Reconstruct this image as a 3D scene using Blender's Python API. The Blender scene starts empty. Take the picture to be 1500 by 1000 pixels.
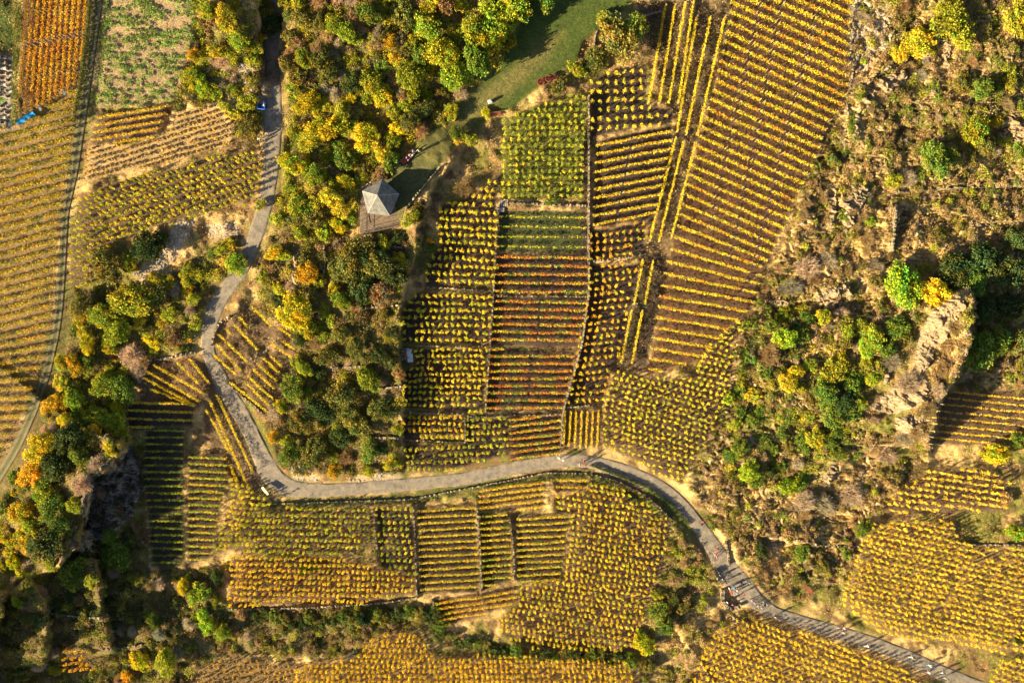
import bpy, bmesh, math, random
import numpy as np
from mathutils import Vector, Matrix

# ------------------------------------------------------------------ camera, sky, sun, exposure
S = 0.12            # metres per map unit (one map unit = one pixel of the 1500 x 1000 photograph)
HC = 150.0          # camera height above the middle of the slope
SUN_EL = math.radians(19.5)
SUN_AZ = math.radians(27.0)     # light travels towards +x, +y
sc = bpy.context.scene
cam_d = bpy.data.cameras.new('camera'); cam = bpy.data.objects.new('camera', cam_d)
sc.collection.objects.link(cam); cam.location = (0, 0, HC); cam.rotation_euler = (0, 0, 0)
cam_d.sensor_width = 36; cam_d.lens = 36 * HC / (1500 * S); cam_d.clip_start = 1; cam_d.clip_end = 5000
sc.camera = cam
wd = bpy.data.worlds.new('World'); sc.world = wd; wd.use_nodes = True
nt = wd.node_tree; bg = nt.nodes['Background']
sky = nt.nodes.new('ShaderNodeTexSky'); sky.sky_type = 'NISHITA'; sky.sun_disc = False
sky.sun_elevation = SUN_EL; sky.sun_rotation = math.radians(243)
nt.links.new(sky.outputs[0], bg.inputs[0]); bg.inputs[1].default_value = 0.05
sd = bpy.data.lights.new('sun', 'SUN'); sd.energy = 5.0; sd.angle = math.radians(0.5); sd.color = (1.0, 0.82, 0.48)
so = bpy.data.objects.new('sun', sd); sc.collection.objects.link(so)
dvec = Vector((math.cos(SUN_AZ) * math.cos(SUN_EL), math.sin(SUN_AZ) * math.cos(SUN_EL), -math.sin(SUN_EL)))
so.rotation_euler = dvec.to_track_quat('-Z', 'Y').to_euler(); so.location = (-80, -40, 90)
sc.view_settings.view_transform = 'Standard'; sc.view_settings.look = 'None'
sc.view_settings.gamma = 1; sc.view_settings.exposure = 1.9; sc.view_settings.use_curve_mapping = False
sc.cycles.max_bounces = 5; sc.cycles.diffuse_bounces = 3; sc.cycles.transmission_bounces = 2
sc.cycles.transparent_max_bounces = 4

rng = np.random.default_rng(7); random.seed(7)
col = sc.collection

# ------------------------------------------------------------------ noise and polygon helpers
_tab = np.random.default_rng(11).random((256, 256))
def vnoise(x, y):
    xi = np.floor(x).astype(int); yi = np.floor(y).astype(int); fx = x - xi; fy = y - yi
    fx = fx * fx * (3 - 2 * fx); fy = fy * fy * (3 - 2 * fy)
    a = _tab[xi & 255, yi & 255]; b = _tab[(xi + 1) & 255, yi & 255]
    c = _tab[xi & 255, (yi + 1) & 255]; d = _tab[(xi + 1) & 255, (yi + 1) & 255]
    return (a * (1 - fx) + b * fx) * (1 - fy) + (c * (1 - fx) + d * fx) * fy
def fbm(x, y, o=4):
    x = np.asarray(x, float); y = np.asarray(y, float)
    s = 0; a = 0.5; t = 0
    for i in range(o):
        s = s + a * vnoise(x + 17.3 * i, y + 9.1 * i); t += a; x = x * 2.03; y = y * 2.03; a *= 0.5
    return s / t
def inpoly(px, py, poly):
    px = np.asarray(px, float); py = np.asarray(py, float)
    r = np.zeros(px.shape, bool); n = len(poly)
    for i in range(n):
        x1, y1 = poly[i]; x2, y2 = poly[(i + 1) % n]
        if y1 == y2: continue
        c = ((y1 > py) != (y2 > py)) & (px < (x2 - x1) * (py - y1) / (y2 - y1) + x1)
        r ^= c
    return r
def sstep(a, b, x):
    t = np.clip((x - a) / (b - a), 0, 1); return t * t * (3 - 2 * t)
def seg_dist(px, py, line):
    """distance to a polyline, signed side (+ = left hand when travelling, y down), parameter 0..1"""
    best = np.full(np.shape(px), 1e9); side = np.zeros(np.shape(px)); par = np.zeros(np.shape(px))
    L = [math.dist(line[i], line[i + 1]) for i in range(len(line) - 1)]; tot = sum(L); acc = 0
    for i in range(len(line) - 1):
        (x1, y1), (x2, y2) = line[i], line[i + 1]; dx, dy = x2 - x1, y2 - y1
        t = np.clip(((px - x1) * dx + (py - y1) * dy) / (dx * dx + dy * dy), 0, 1)
        d = np.hypot(px - x1 - t * dx, py - y1 - t * dy); cr = (dx * (py - y1) - dy * (px - x1))
        m = d < best
        best = np.where(m, d, best); side = np.where(m, -np.sign(cr), side); par = np.where(m, (acc + t * L[i]) / tot, par)
        acc += L[i]
    return best, side, par

# ------------------------------------------------------------------ plan of the place (map units)
ROAD = [(399,-60,20),(398,-10,20),(397,60,22),(400,110,24),(401,140,24),(400,185,30),(397,250,25),(389,300,24),(378,335,24),(368,365,24),
        (354,395,24),(336,418,22),(315,450,25),(308,475,24),(303,500,21),(307,525,21),(321,550,24),(333,575,27),(350,600,27),
        (363,625,27),(376,650,27),(386,675,30),(396,695,36),(412,710,32),(432,717,26),(470,718,22),(525,715,20),(600,709,21),(675,702,21),(750,686,21),
        (800,677,20),(825,674,21),(862,675,20),(900,685,24),(937,699,26),(975,719,26),(1000,741,25),(1018,762,22),(1033,783,25),
        (1048,806,28),(1060,825,30),(1074,845,40),(1088,862,42),(1106,878,26),(1130,896,20),(1175,910,20),(1225,925,22),(1275,940,22),
        (1325,959,22),(1375,983,24),(1425,1003,24),(1500,1030,24)]
TRACK = [(150,-60,20),(143,0,19),(126,125,18),(109,250,15),(96,312,11),(92,375,13),(88,437,14),(83,480,14),(78,505,14),(67,550,16),(49,600,16),
         (27,650,16),(11,677,16),(-6,705,16),(-40,760,16)]
LAWN = [(765,-60),(955,-60),(930,0),(900,22),(875,45),(855,62),(845,92),(825,102),(800,120),(780,137),(752,158),(735,164),(712,178),
        (690,192),(665,215),(650,235),(638,252),(600,305),(570,285),(566,262),(580,245),(600,222),(655,165),(690,135),(715,108),(735,80),(755,50),(762,0)]
HUTPAD = [(531,272),(526,304),(527,345),(588,331),(593,306),(640,240),(600,225),(560,258)]
CRAG = [(1402,430),(1413,450),(1392,482),(1366,520),(1352,548),(1364,568),(1350,592),(1312,606),(1272,600),(1282,580),(1312,566),(1338,536),(1344,500),(1352,470),(1380,445)]
CRAG2 = [(1190,440),(1215,420),(1240,415),(1252,435),(1230,452),(1200,455)]
CRAG3 = [(1230,300),(1262,270),(1275,275),(1250,330),(1235,345)]
CRAG4 = [(1200,700),(1222,678),(1232,690),(1215,712)]
CRAG5 = [(1128,440),(1150,432),(1158,445),(1140,455)]
LEFTCLIFF = [(188,655),(160,672),(128,695),(122,740),(128,790),(165,790),(180,770),(205,740),(210,690),(200,668)]
SCREE = [[(300,80),(345,95),(375,90),(372,140),(345,165),(320,150),(325,120)],
         [(262,320),(285,325),(262,375),(235,395),(200,412),(196,400),(235,372)],
         [(205,402),(250,395),(255,430),(215,440)],
         [(300,330),(345,325),(350,345),(310,352)],
         [(1245,0),(1310,0),(1305,60),(1262,110),(1245,90)],
         [(560,690),(590,696),(590,702),(500,706)], [(425,680),(460,692),(470,705),(430,702)]]

# cliffs: crest polyline with the high ground on its left hand, drop (m), reach of the high ground (units), width of the face
CLIFFS = [
    ([(1362,680),(1360,650),(1372,596),(1398,545),(1418,500),(1423,455),(1412,405)], 8.5, 90, 7),
    ([(588,705),(588,600),(586,520),(584,430),(606,375),(612,345),(606,318),(640,262),(668,230),(705,196)], 3.0, 70, 7),
    ([(55,850),(112,800),(124,750),(130,700),(160,680),(184,655),(190,625)], 8.0, 80, 9),
    ([(-60,1180),(-25,1000),(-8,920),(14,850)], 9.0, 90, 10),
    ([(60,985),(68,930),(60,880),(40,840)], 6.0, 120, 12),
    ([(165,965),(150,890),(128,800)], 5.5, 110, 12),
    ([(1308,372),(1312,300)], 1.6, 40, 3),
    ([(1530,272),(1400,276),(1306,283)], -1.6, 40, 4), ([(1530,325),(1425,331)], -1.4, 30, 4), ([(1362,84),(1335,86),(1262,130)], -1.5, 30, 4), ([(1360,650),(1290,655),(1240,668)], -1.4, 30, 4), ([(1270,760),(1200,750),(1140,735)], -1.3, 30, 5), ([(1260,800),(1180,800),(1110,790)], -1.2, 30, 5), ([(1300,430),(1200,440),(1120,455)], -1.3, 30, 5), ([(1500,170),(1400,180),(1300,190)], -1.2, 40, 5),
    ([(1232,238),(1240,150),(1248,100)], -0.8, 40, 3),
    ([(120,875),(160,872),(215,868),(250,850)], 2.0, 40, 6),
    ([(408,130),(412,60),(410,-20)], -2.2, 40, 8),
    ([(385,-20),(384,60),(386,130)], -2.8, 40, 8),
]
G0, GS = -200, 2
gx = np.arange(G0, 1701, GS, dtype=float); gy = np.arange(G0, 1201, GS, dtype=float)
GX, GY = np.meshgrid(gx, gy)      # rows: y

PLOTS = []   # filled below (needed for the ground colours)
def base_h(X, Y):
    v = (500 - Y) * S
    h = 55 * np.tanh(0.20 * v / 55)
    for line, D, reach, w in CLIFFS:
        if D == 0: continue
        d, s, t = seg_dist(X, Y, line)
        wob = (fbm(X / 14, Y / 14, 3) - 0.5) * 15
        sd_ = s * d + wob * (0 if abs(D) < 1.5 else 1)
        endf = sstep(0, 0.16, t) * (1 - sstep(0.86, 1.0, t))
        up = sstep(-w, 0, sd_) * np.exp(-np.maximum(sd_, 0) / reach)
        h = h + D * up * endf
    return h
_rm = np.full(GX.shape, 1e9)
for ln in (ROAD, TRACK):
    d, _, _ = seg_dist(GX, GY, [(a, b) for a, b, c in ln]); _rm = np.minimum(_rm, d)
ROADNEAR = 1 - sstep(14, 26, _rm)

def W(poly): return inpoly(GX, GY, poly)

# ------------------------------------------------------------------ colours (linear)
YEL=(.76,.56,.03); GYL=(.46,.48,.02); GRN=(.13,.20,.025); ORG=(.66,.29,.02); RED=(.50,.09,.03); BRN=(.20,.11,.045)
AMB=(.74,.45,.02); TAN=(.42,.30,.14); PNK=(.33,.20,.13)
SOIL=dict(loam=(.31,.22,.13), dark=(.052,.036,.032), mid=(.115,.075,.052), pale=(.36,.25,.13), grass=(.055,.065,.025), red=(.11,.062,.042), green=(.12,.12,.03), ochre=(.20,.135,.065))

# vineyard plots.  kind 'row' = trained rows, 'dot' = one vine per stake.
# line k:  y = y0 + k*step + slope(y)*(x-xr)   (or with x and y swapped when v=True)
def plot(kind, name, desc, poly, slope, step, xr, y0, cols, soil, dx=9, breaks=(), v=False, h=1.3, w=.28, rank=5, jit=.55, fill=1.0, slope2=None, yr=(0, 1), litter=None):
    litter = litter or (((.46, .33, .06), 9) if rank >= 8 else (TAN, 3))
    PLOTS.append(dict(kind=kind, name=name, desc=desc, poly=poly, slope=slope, slope2=slope2, yr=yr, step=step, xr=xr, y0=y0, cols=cols, soil=soil,
                      dx=dx, breaks=breaks, v=v, h=h, w=w, rank=rank, jit=jit, fill=fill, litter=litter))
Yl=[(YEL,5),(GYL,3)]; YO=[(YEL,4),(AMB,3),(GYL,1)]; YG=[(GYL,4),(YEL,3),(GRN,2)]; RY=[(ORG,3),(RED,2),(YEL,3),(GYL,2),(GRN,1)]; OO=[(ORG,4),(AMB,4),(RED,1),(YEL,1)]
MX=[(YEL,4),(AMB,3),(GYL,3),(ORG,2)]
plot('row','vine_row','orange plot in the top left corner',[(33,-30),(131,-30),(124,50),(114,120),(70,150),(28,170)],-.07,8.6,0,30,OO,'mid',v=True,h=1.3,w=.30,
     breaks=[[(30,68),(125,50)]],litter=(ORG,6))
plot('row','vine_row','ochre plot left of the grassy track',[(-30,190),(30,184),(68,158),(112,128),(115,140),(100,250),(84,330),(80,440),(72,480),(60,540),(35,600),(-5,665),(-30,690)],
     -.26,13.2,0,215,[(AMB,3),(GYL,4),(ORG,2),(YEL,2),(GRN,3)],'ochre',h=1.15,w=.42,slope2=-.04,yr=(470,600),litter=((.44,.36,.04),20))
plot('row','vine_row','small striped plot right of the grassy track',[(142,168),(248,154),(238,178),(222,204),(132,212)],-.17,10.2,140,173,[(YEL,4),(AMB,3)],'mid',h=1.2,w=.22)
plot('dot','staked_vine','pale stubbly plot above the yellow dotted field',[(128,216),(222,208),(248,190),(256,162),(325,156),(338,185),(336,210),(280,228),(120,268)],-.3,8.5,120,230,
     [(TAN,4),(AMB,2),(YEL,1)],'pale',dx=7,h=.9,w=.16,rank=50,litter=(TAN,6))
plot('dot','staked_vine','yellow-green dotted field left of the road',[(118,286),(200,258),(300,234),(366,214),(384,238),(378,272),(362,300),(330,300),(282,318),(262,320),(215,335),(165,355),(132,395),(128,420),(103,420),(106,330)],
     -.36,10.5,240,100,[(GYL,4),(YEL,5),(GRN,1)],'mid',dx=8.2,h=2.05,w=.25,rank=8,litter=(YEL,3))
plot('dot','staked_vine','young green plot at the top of the track',[(152,-30),(284,-30),(284,60),(268,105),(254,150),(140,160),(152,80)],.05,9,150,-20,[(GRN,3),((.26,.42,.07),6)],'loam',
     dx=7.4,h=.45,w=.48,rank=60,fill=.62,litter=(PNK,7))
# centre
plot('dot','staked_vine','upper plot right of the slate-roofed lookout',[(741,248),(728,280),(728,356),(723,420),(622,418),(626,388),(645,360),(645,300),(690,288),(716,266)],.05,11.4,650,240,Yl,'dark',dx=9.6,h=1.6,w=.30,rank=1)
plot('dot','staked_vine','second terrace down right of the lookout woods',[(722,430),(716,503),(590,500),(588,460),(612,428)],.02,10.7,600,432,Yl,'dark',dx=9.8,h=1.6,w=.30,rank=2)
plot('dot','staked_vine','third terrace beside the white slab shelter',[(609,511),(714,512),(708,604),(590,596),(590,544),(608,536)],.0,9.0,600,512,Yl,'dark',dx=8.6,h=1.6,w=.29,rank=3)
plot('dot','staked_vine','low wide terrace above the curved road',[(590,608),(680,610),(680,640),(590,638)],.02,9.4,600,610,YO,'dark',dx=8.2,h=1.6,w=.30,rank=7)
plot('dot','staked_vine','lowest terrace left of the striped rows',[(684,614),(744,612),(747,664),(655,690),(596,692),(592,650),(684,652)],-.04,10,600,618,YG,'dark',dx=8.6,h=1.6,w=.30,rank=7)
plot('dot','staked_vine','green-tinged plot below the brown bench',[(738,176),(800,150),(858,140),(859,292),(735,290)],.0,9.0,740,142,[(GYL,4),(YEL,2),(GRN,4)],'green',dx=10.4,h=1.6,w=.30,rank=4,litter=(GRN,9))
plot('row','vine_row','grassy green plot with thin yellow rows',[(732,310),(859,310),(859,370),(728,368)],.01,14.6,740,317,YG,'grass',h=1.1,w=.20,fill=.7,litter=((.10,.13,.03),14))
plot('row','vine_row','red-leaved upper plot between the stone walls',[(728,372),(859,372),(860,432),(724,432)],.012,12.6,740,376,RY,'dark',h=1.25,w=.27,breaks=[[(810,370),(810,432)]])
plot('row','vine_row','red-leaved middle plot between the stone walls',[(723,436),(858,436),(848,510),(719,506)],.02,11.2,740,441,RY,'dark',h=1.25,w=.27,breaks=[[(791,434),(786,510)]])
plot('row','vine_row','red-leaved lower plot between the stone walls',[(718,510),(844,516),(834,560),(826,602),(710,604),(714,560)],.0,10.8,740,511,RY,'dark',h=1.25,w=.27,breaks=[[(778,510),(774,580)]])
plot('row','vine_row','orange plot above the road bend centre',[(746,612),(822,608),(820,668),(748,678)],-.12,9.6,740,616,[(ORG,3),(AMB,3),(YEL,2),(GYL,3)],'dark',h=1.2,w=.26)
plot('row','vine_row','small plot of upright yellow rows above the road',[(827,601),(884,602),(880,656),(824,654)],-.05,8.2,600,828,[(YEL,6),(AMB,1)],'mid',v=True,h=1.4,w=.22)
LINES=[((975,8),(950,152)),((989,8),(966,150)),((1004,4),(980,150)),((1016,2),(994,150)),((1021,25),(992,192)),((1041,25),(1005,197)),((1062,25),(1022,197)),
       ((990,202),(952,352)),((1002,207),(965,354)),((1019,210),(984,348)),((942,380),(929,445)),((957,382),(945,445)),((925,455),(910,531)),((941,455),(926,532))]
plot('row','vine_row','block of short yellow rows right of the long wall',[(874,206),(985,182),(984,205),(958,325),(868,330)],-.19,12.8,872,213,[(YEL,6),(AMB,1)],'dark',h=1.35,w=.25,breaks=[[(928,190),(900,335)]])
plot('dot','staked_vine','dark plot below the round bush by the lawn',[(862,120),(905,100),(948,96),(946,152),(988,162),(984,178),(868,202)],-.06,13.4,862,108,Yl,'dark',dx=13.2,h=1.6,w=.31,rank=1)
plot('dot','staked_vine','orange-dotted plot below the short yellow rows',[(864,340),(948,324),(945,368),(864,382)],-.1,10.8,864,345,[(AMB,4),(ORG,2),(GYL,3)],'dark',dx=10.8,h=1.6,w=.28,rank=2)
plot('dot','staked_vine','long dark plot right of the centre wall',[(863,388),(936,386),(916,500),(893,548),(884,585),(832,592),(850,500),(861,440)],-.1,10.2,864,392,MX,'dark',dx=10.6,h=1.6,w=.28,rank=4)
plot('row','vine_row','big slanting field right of the centre',[(1074,-30),(1262,-30),(1246,30),(1243,110),(1237,150),(1212,182),(1194,236),(1172,277),(1150,330),(1138,352),(1122,395),(1100,450),(1030,525),(950,550),(950,540),(967,430),(976,388),(992,335),(1008,262),(1024,205),(1038,155),(1052,108),(1068,30)],
     .45,15.6,1060,-190,[(YEL,6),(GYL,3),(AMB,3),(ORG,1)],'red',h=1.6,w=.30,slope2=.17,yr=(330,470),breaks=[[(1150,-20),(1070,380)],[(1120,-20),(1040,330)],[(1195,20),(1100,400)],[(1128,380),(1060,450)]],litter=((.46,.30,.03),14))
plot('dot','staked_vine','wide dotted field above the road bend right',[(905,542),(950,552),(1010,556),(1030,526),(1040,500),(1102,455),(1085,478),(1075,500),(1070,560),(1055,600),(1038,640),(1012,682),(1002,708),(960,692),(930,673),(886,655),(884,600),(892,570)],
     .28,8.7,900,300,[(YEL,4),(GYL,4)],'mid',dx=9.2,h=2.05,w=.25,rank=9)
# below the road
plot('dot','staked_vine','greenish plot below the straight of road',[(372,752),(420,744),(545,742),(552,800),(490,812),(345,806),(352,775)],.02,9.0,370,744,YG,'mid',dx=7.6,h=2.05,w=.25,rank=10)
plot('dot','staked_vine','narrow dark plot left of the field wall',[(549,744),(603,743),(608,843),(560,828),(556,802)],.0,9.4,550,746,YG,'dark',dx=9.2,h=2.05,w=.25,rank=10)
plot('dot','staked_vine','orange-yellow plot at the lower left',[(337,816),(490,816),(610,846),(608,870),(560,876),(540,882),(335,888)],.02,8.6,340,800,[(AMB,3),(YEL,4),(GYL,1)],'red',dx=7.8,h=2.05,w=.25,rank=10)
plot('row','vine_row','neat yellow plot right of the field wall',[(611,744),(696,740),(700,800),(703,864),(616,870)],-.05,9.6,610,748,[(YEL,5),(GYL,2),(AMB,1)],'dark',h=1.2,w=.22)
plot('row','vine_row','bright little plot under the curved road',[(702,716),(798,702),(796,744),(702,748)],-.12,8.6,702,718,[(YEL,6),(AMB,2)],'mid',h=1.2,w=.30)
plot('row','vine_row','narrow striped plot between two field walls',[(702,752),(742,750),(750,790),(750,850),(706,862)],-.06,9.2,702,756,[(YEL,4),(GYL,2)],'dark',h=1.2,w=.23)
plot('row','vine_row','striped plot right of the walled gap',[(757,754),(833,753),(828,800),(820,850),(758,854)],-.05,9.2,757,760,[(YEL,5),(GYL,2)],'dark',h=1.2,w=.23)
plot('row','vine_row','tilted plot above the dark bottom hedge',[(636,880),(702,868),(714,902),(645,918)],-.14,8.4,636,884,[(YEL,4),(AMB,3)],'red',h=1.2,w=.26)
plot('row','vine_row','short plot right of the tilted plot',[(706,868),(748,858),(760,880),(716,898)],-.16,8.4,706,874,[(YEL,4),(AMB,3)],'red',h=1.2,w=.25)
plot('row','vine_row','twin-row patch inside the road curve',[(816,700),(862,698),(862,718),(816,720)],.0,10.5,816,703,[(YEL,6)],'mid',h=1.2,w=.30)
plot('dot','staked_vine','large golden field inside the road curve',[(816,724),(866,720),(866,702),(905,712),(940,732),(984,764),(976,800),(966,838),(946,880),(936,950),(910,955),(785,950),(735,930),(732,905),(764,884),(762,858),(824,852),(836,800),(838,752),(816,750)],
     .16,8.4,830,620,[(YEL,5),(AMB,2),(GYL,3)],'mid',dx=8.6,h=2.05,w=.25,rank=12)
plot('dot','staked_vine','bottom field under the dark hedge',[(540,940),(560,926),(612,926),(640,966),(740,956),(800,962),(918,968),(940,1030),(440,1030),(430,978),(520,965)],.0,7.6,540,930,[(AMB,4),(YEL,4)],'ochre',dx=8.2,h=2.05,w=.25,rank=12,litter=(AMB,4))
plot('dot','staked_vine','sparse ochre plot at the bottom left',[(340,960),(430,975),(440,1030),(280,1030),(282,985)],.0,8,340,960,[(AMB,4),(TAN,4)],'ochre',dx=8,h=1.1,w=.18,rank=40)
plot('dot','staked_vine','field below the road at the bottom right',[(1050,925),(1085,905),(1140,915),(1200,935),(1270,958),(1330,985),(1400,1030),(1000,1030),(1030,960)],
     .38,9.2,1050,640,[(YEL,6),(AMB,2)],'ochre',dx=8.4,h=2.05,w=.25,rank=12)
plot('row','vine_row','plot in the shade of the pale crag',[(1383,585),(1400,572),(1530,575),(1530,640),(1450,650),(1362,652),(1368,610)],.10,10,1380,572,[(YEL,5),(AMB,3)],'mid',h=1.2,w=.20,fill=.8)
plot('dot','staked_vine','plot just below the crag plot',[(1362,690),(1440,686),(1478,700),(1474,748),(1440,750),(1392,750),(1290,752),(1318,720)],.14,9.2,1340,660,[(YEL,6),(AMB,1)],'mid',dx=10.4,h=2.05,w=.25,rank=12)
plot('dot','staked_vine','golden hillside plot right of the red bench',[(1282,764),(1398,762),(1408,790),(1440,805),(1530,800),(1530,960),(1450,958),(1360,940),(1290,925),(1236,890),(1240,855),(1262,800)],
     .22,8.6,1250,640,[(YEL,6),(AMB,2),(GYL,1)],'ochre',dx=9.4,h=2.05,w=.25,rank=12)
plot('dot','staked_vine','patch in the lower right corner',[(1470,970),(1530,960),(1530,1030),(1450,1010)],.3,9,1450,900,[(YEL,6)],'ochre',dx=9,h=2.05,w=.25,rank=13)
# left of the road
plot('row','vine_row','shaded striped plot under the left cliff',[(214,625),(268,628),(270,830),(222,830),(213,700)],.01,10.2,214,640,[(GYL,3),(GRN,4)],'dark',h=1.2,w=.20)
plot('row','vine_row','upper striped plot left of the road',[(187,586),(285,588),(283,622),(186,628)],.03,12,187,589,[(YEL,5),(GYL,2)],'dark',h=1.2,w=.24,breaks=[[(226,606),(226,622)]])
plot('row','vine_row','lower striped plot with long yellow ends',[(277,665),(330,662),(335,700),(322,740),(318,778),(310,815),(274,830)],.05,10,277,669,[(YEL,3),(GYL,4)],'dark',h=1.2,w=.22)
L2=[((226,535),(299,577)),((215,544),(290,587)),((212,554),(285,594)),((222,570),(283,594)),((260,532),(290,561)),((276,525),(306,561)),
    ((317,578),(370,691)),((307,587),(365,717)),((302,600),(335,662)),((337,680),(358,742)),((345,680),(345,680))]
plot('dot','staked_vine','strip of vines along the hairpin road',[(335,690),(365,718),(400,738),(372,748),(345,800),(318,815),(322,780),(340,735)],.1,8,320,660,[(YEL,4),(GYL,3)],'mid',dx=8,h=2.05,w=.25,rank=11)
G1=[((313,520),(345,548)),((317,505),(352,542)),((320,490),(362,530)),((343,476),(377,512)),((331,482),(337,488)),((350,464),(363,480)),
    ((337,560),(390,602)),((357,558),(392,592)),((362,550),(399,584)),((370,540),(402,570)),((377,533),(404,557)),((385,524),(408,546)),((397,522),(412,536)),
    ((397,503),(428,524)),((414,500),(432,512)),((409,480),(436,500)),((370,450),(397,478))]
plot('dot','staked_vine','tiny orange plot in the bottom left shade',[(92,955),(125,950),(140,985),(95,985)],.0,8.4,92,955,[(AMB,5),(ORG,2)],'dark',dx=8.4,h=2.05,w=.25,rank=11)

# ------------------------------------------------------------------ terrain height and ground colour rasters
HM = base_h(GX, GY)
VINE = np.zeros(GX.shape, bool)
for p in PLOTS: VINE |= W(p['poly'])
LAWNM = W(LAWN); PADM = W(HUTPAD)
wild = (~VINE) & (~LAWNM) & (~PADM)
def blur(a, n=2):
    a = a.astype(float)
    for _ in range(n):
        a = (a + np.roll(a, 1, 0) + np.roll(a, -1, 0) + np.roll(a, 1, 1) + np.roll(a, -1, 1)) / 5
    return a
wf = blur(wild, 4) * (1 - ROADNEAR)
HM += wf * ((fbm(GX / 42, GY / 42, 4) - .5) * 3.2 + (fbm(GX / 9, GY / 9, 3) - .5) * .55)
HM += (1 - ROADNEAR) * (fbm(GX / 4, GY / 4, 2) - .5) * .10
HM -= blur(ROADNEAR, 2) * 0.10
_t = fbm(GX / 80 + 3, GY / 42 + 8, 4) * 17; _f = _t - np.floor(_t); _z7 = blur(inpoly(GX, GY, [(1245,-60),(1560,-60),(1560,570),(1425,565),(1370,440),(1250,560),(1340,700),(1275,760),(1240,850),(1130,860),(1010,715),(1050,645),(1085,480),(1130,400),(1190,275)]), 4) * wf
HM += _z7 * 0.95 * (sstep(0, .22, _f) - _f)
LEDGE = _z7 * sstep(0, .06, _f) * (1 - sstep(.2, .34, _f)) * sstep(.44, .56, fbm(GX / 24, GY / 24, 3))
def raster(A, px, py):
    x = np.clip((np.asarray(px, float) - G0) / GS, 0, A.shape[1] - 1.001); y = np.clip((np.asarray(py, float) - G0) / GS, 0, A.shape[0] - 1.001)
    xi = x.astype(int); yi = y.astype(int); fx = x - xi; fy = y - yi
    return (A[yi, xi] * (1 - fx) + A[yi, xi + 1] * fx) * (1 - fy) + (A[yi + 1, xi] * (1 - fx) + A[yi + 1, xi + 1] * fx) * fy
def hgt(px, py): return raster(HM, px, py)
def P(px, py, dz=0.0):
    """map point (px,py), at terrain height + dz -> world xyz, such that the point is found at that place of the map"""
    z = hgt(px, py) + dz; k = 1 - z / HC
    return (np.asarray(px) - 750) * S * k, (500 - np.asarray(py)) * S * k, z
def place(px, py, dz=0.0):
    """ground point of a thing whose centre, dz above the ground, is found at (px,py)"""
    h = hgt(px, py); r = (1 - (h + dz) / HC) / (1 - h / HC)
    qx = 750 + (np.asarray(px) - 750) * r; qy = 500 + (np.asarray(py) - 500) * r
    return P(qx, qy)

# ------------------------------------------------------------------ materials
def mk(name, f):
    m = bpy.data.materials.new(name); m.use_nodes = True; t = m.node_tree
    b = t.nodes['Principled BSDF']; b.inputs['Roughness'].default_value = .9
    b.inputs['Specular IOR Level'].default_value = .15
    f(t, b); return m
def N(t, ty, **k):
    n = t.nodes.new(ty)
    for a, v in k.items(): setattr(n, a, v)
    return n
def noise(t, scale, det=4, rough=.6, obj=False):
    tc = N(t, 'ShaderNodeTexCoord'); n = N(t, 'ShaderNodeTexNoise'); n.inputs['Scale'].default_value = scale
    n.inputs['Detail'].default_value = det; n.inputs['Roughness'].default_value = rough
    t.links.new(tc.outputs['Object'], n.inputs['Vector']); return n
def ramp(t, src, stops):
    r = N(t, 'ShaderNodeValToRGB'); e = r.color_ramp.elements
    while len(e) < len(stops): e.new(.5)
    for q, (p_, c) in zip(e, stops): q.position = p_; q.color = (*c, 1)
    t.links.new(src, r.inputs[0]); return r
def mul(t, a, b, fac=1.0, mode='MULTIPLY'):
    m = N(t, 'ShaderNodeMix', data_type='RGBA', blend_type=mode); m.inputs[0].default_value = fac
    t.links.new(a, m.inputs[6])
    if isinstance(b, tuple): m.inputs[7].default_value = (*b, 1)
    else: t.links.new(b, m.inputs[7])
    return m.outputs[2]
def bump(t, b, src, s, d=.1):
    n = N(t, 'ShaderNodeBump'); n.inputs['Strength'].default_value = s; n.inputs['Distance'].default_value = d
    t.links.new(src, n.inputs['Height']); t.links.new(n.outputs[0], b.inputs['Normal'])
def f_ground(t, b):
    at = N(t, 'ShaderNodeAttribute', attribute_name='col')
    n1 = noise(t, 3.2, 6, .75); r1 = ramp(t, n1.outputs[0], [(.28, (.5, .48, .45)), (.5, (.95, .95, .95)), (.72, (1.6, 1.55, 1.45))])
    n2 = noise(t, .7, 4); r2 = ramp(t, n2.outputs[0], [(.3, (.75, .8, .8)), (.7, (1.25, 1.18, 1.1))])
    c = mul(t, mul(t, at.outputs['Color'], r1.outputs[0]), r2.outputs[0]); t.links.new(c, b.inputs['Base Color'])
    n3 = noise(t, 5.0, 6, .8); bump(t, b, n3.outputs[0], .9, .22)
M = {}
M['ground'] = mk('ground', f_ground)
def f_road(t, b):
    n1 = noise(t, 6, 5, .8); r1 = ramp(t, n1.outputs[0], [(.3, (.13, .11, .095)), (.5, (.20, .17, .14)), (.7, (.29, .25, .20))])
    n2 = noise(t, .9, 6, .7); r2 = ramp(t, n2.outputs[0], [(.35, (.62, .60, .58)), (.5, (.95, .95, .95)), (.66, (1.3, 1.2, 1.05))])
    t.links.new(mul(t, r1.outputs[0], r2.outputs[0]), b.inputs['Base Color']); bump(t, b, n1.outputs[0], .5, .05)
M['road'] = mk('gravel_road', f_road)
def f_track(t, b):
    at = N(t, 'ShaderNodeAttribute', attribute_name='col'); n1 = noise(t, 5, 5, .8)
    r1 = ramp(t, n1.outputs[0], [(.3, (.6, .6, .6)), (.7, (1.4, 1.4, 1.4))])
    t.links.new(mul(t, at.outputs['Color'], r1.outputs[0]), b.inputs['Base Color']); bump(t, b, n1.outputs[0], .6, .08)
M['track'] = mk('dirt_track', f_track)
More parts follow.
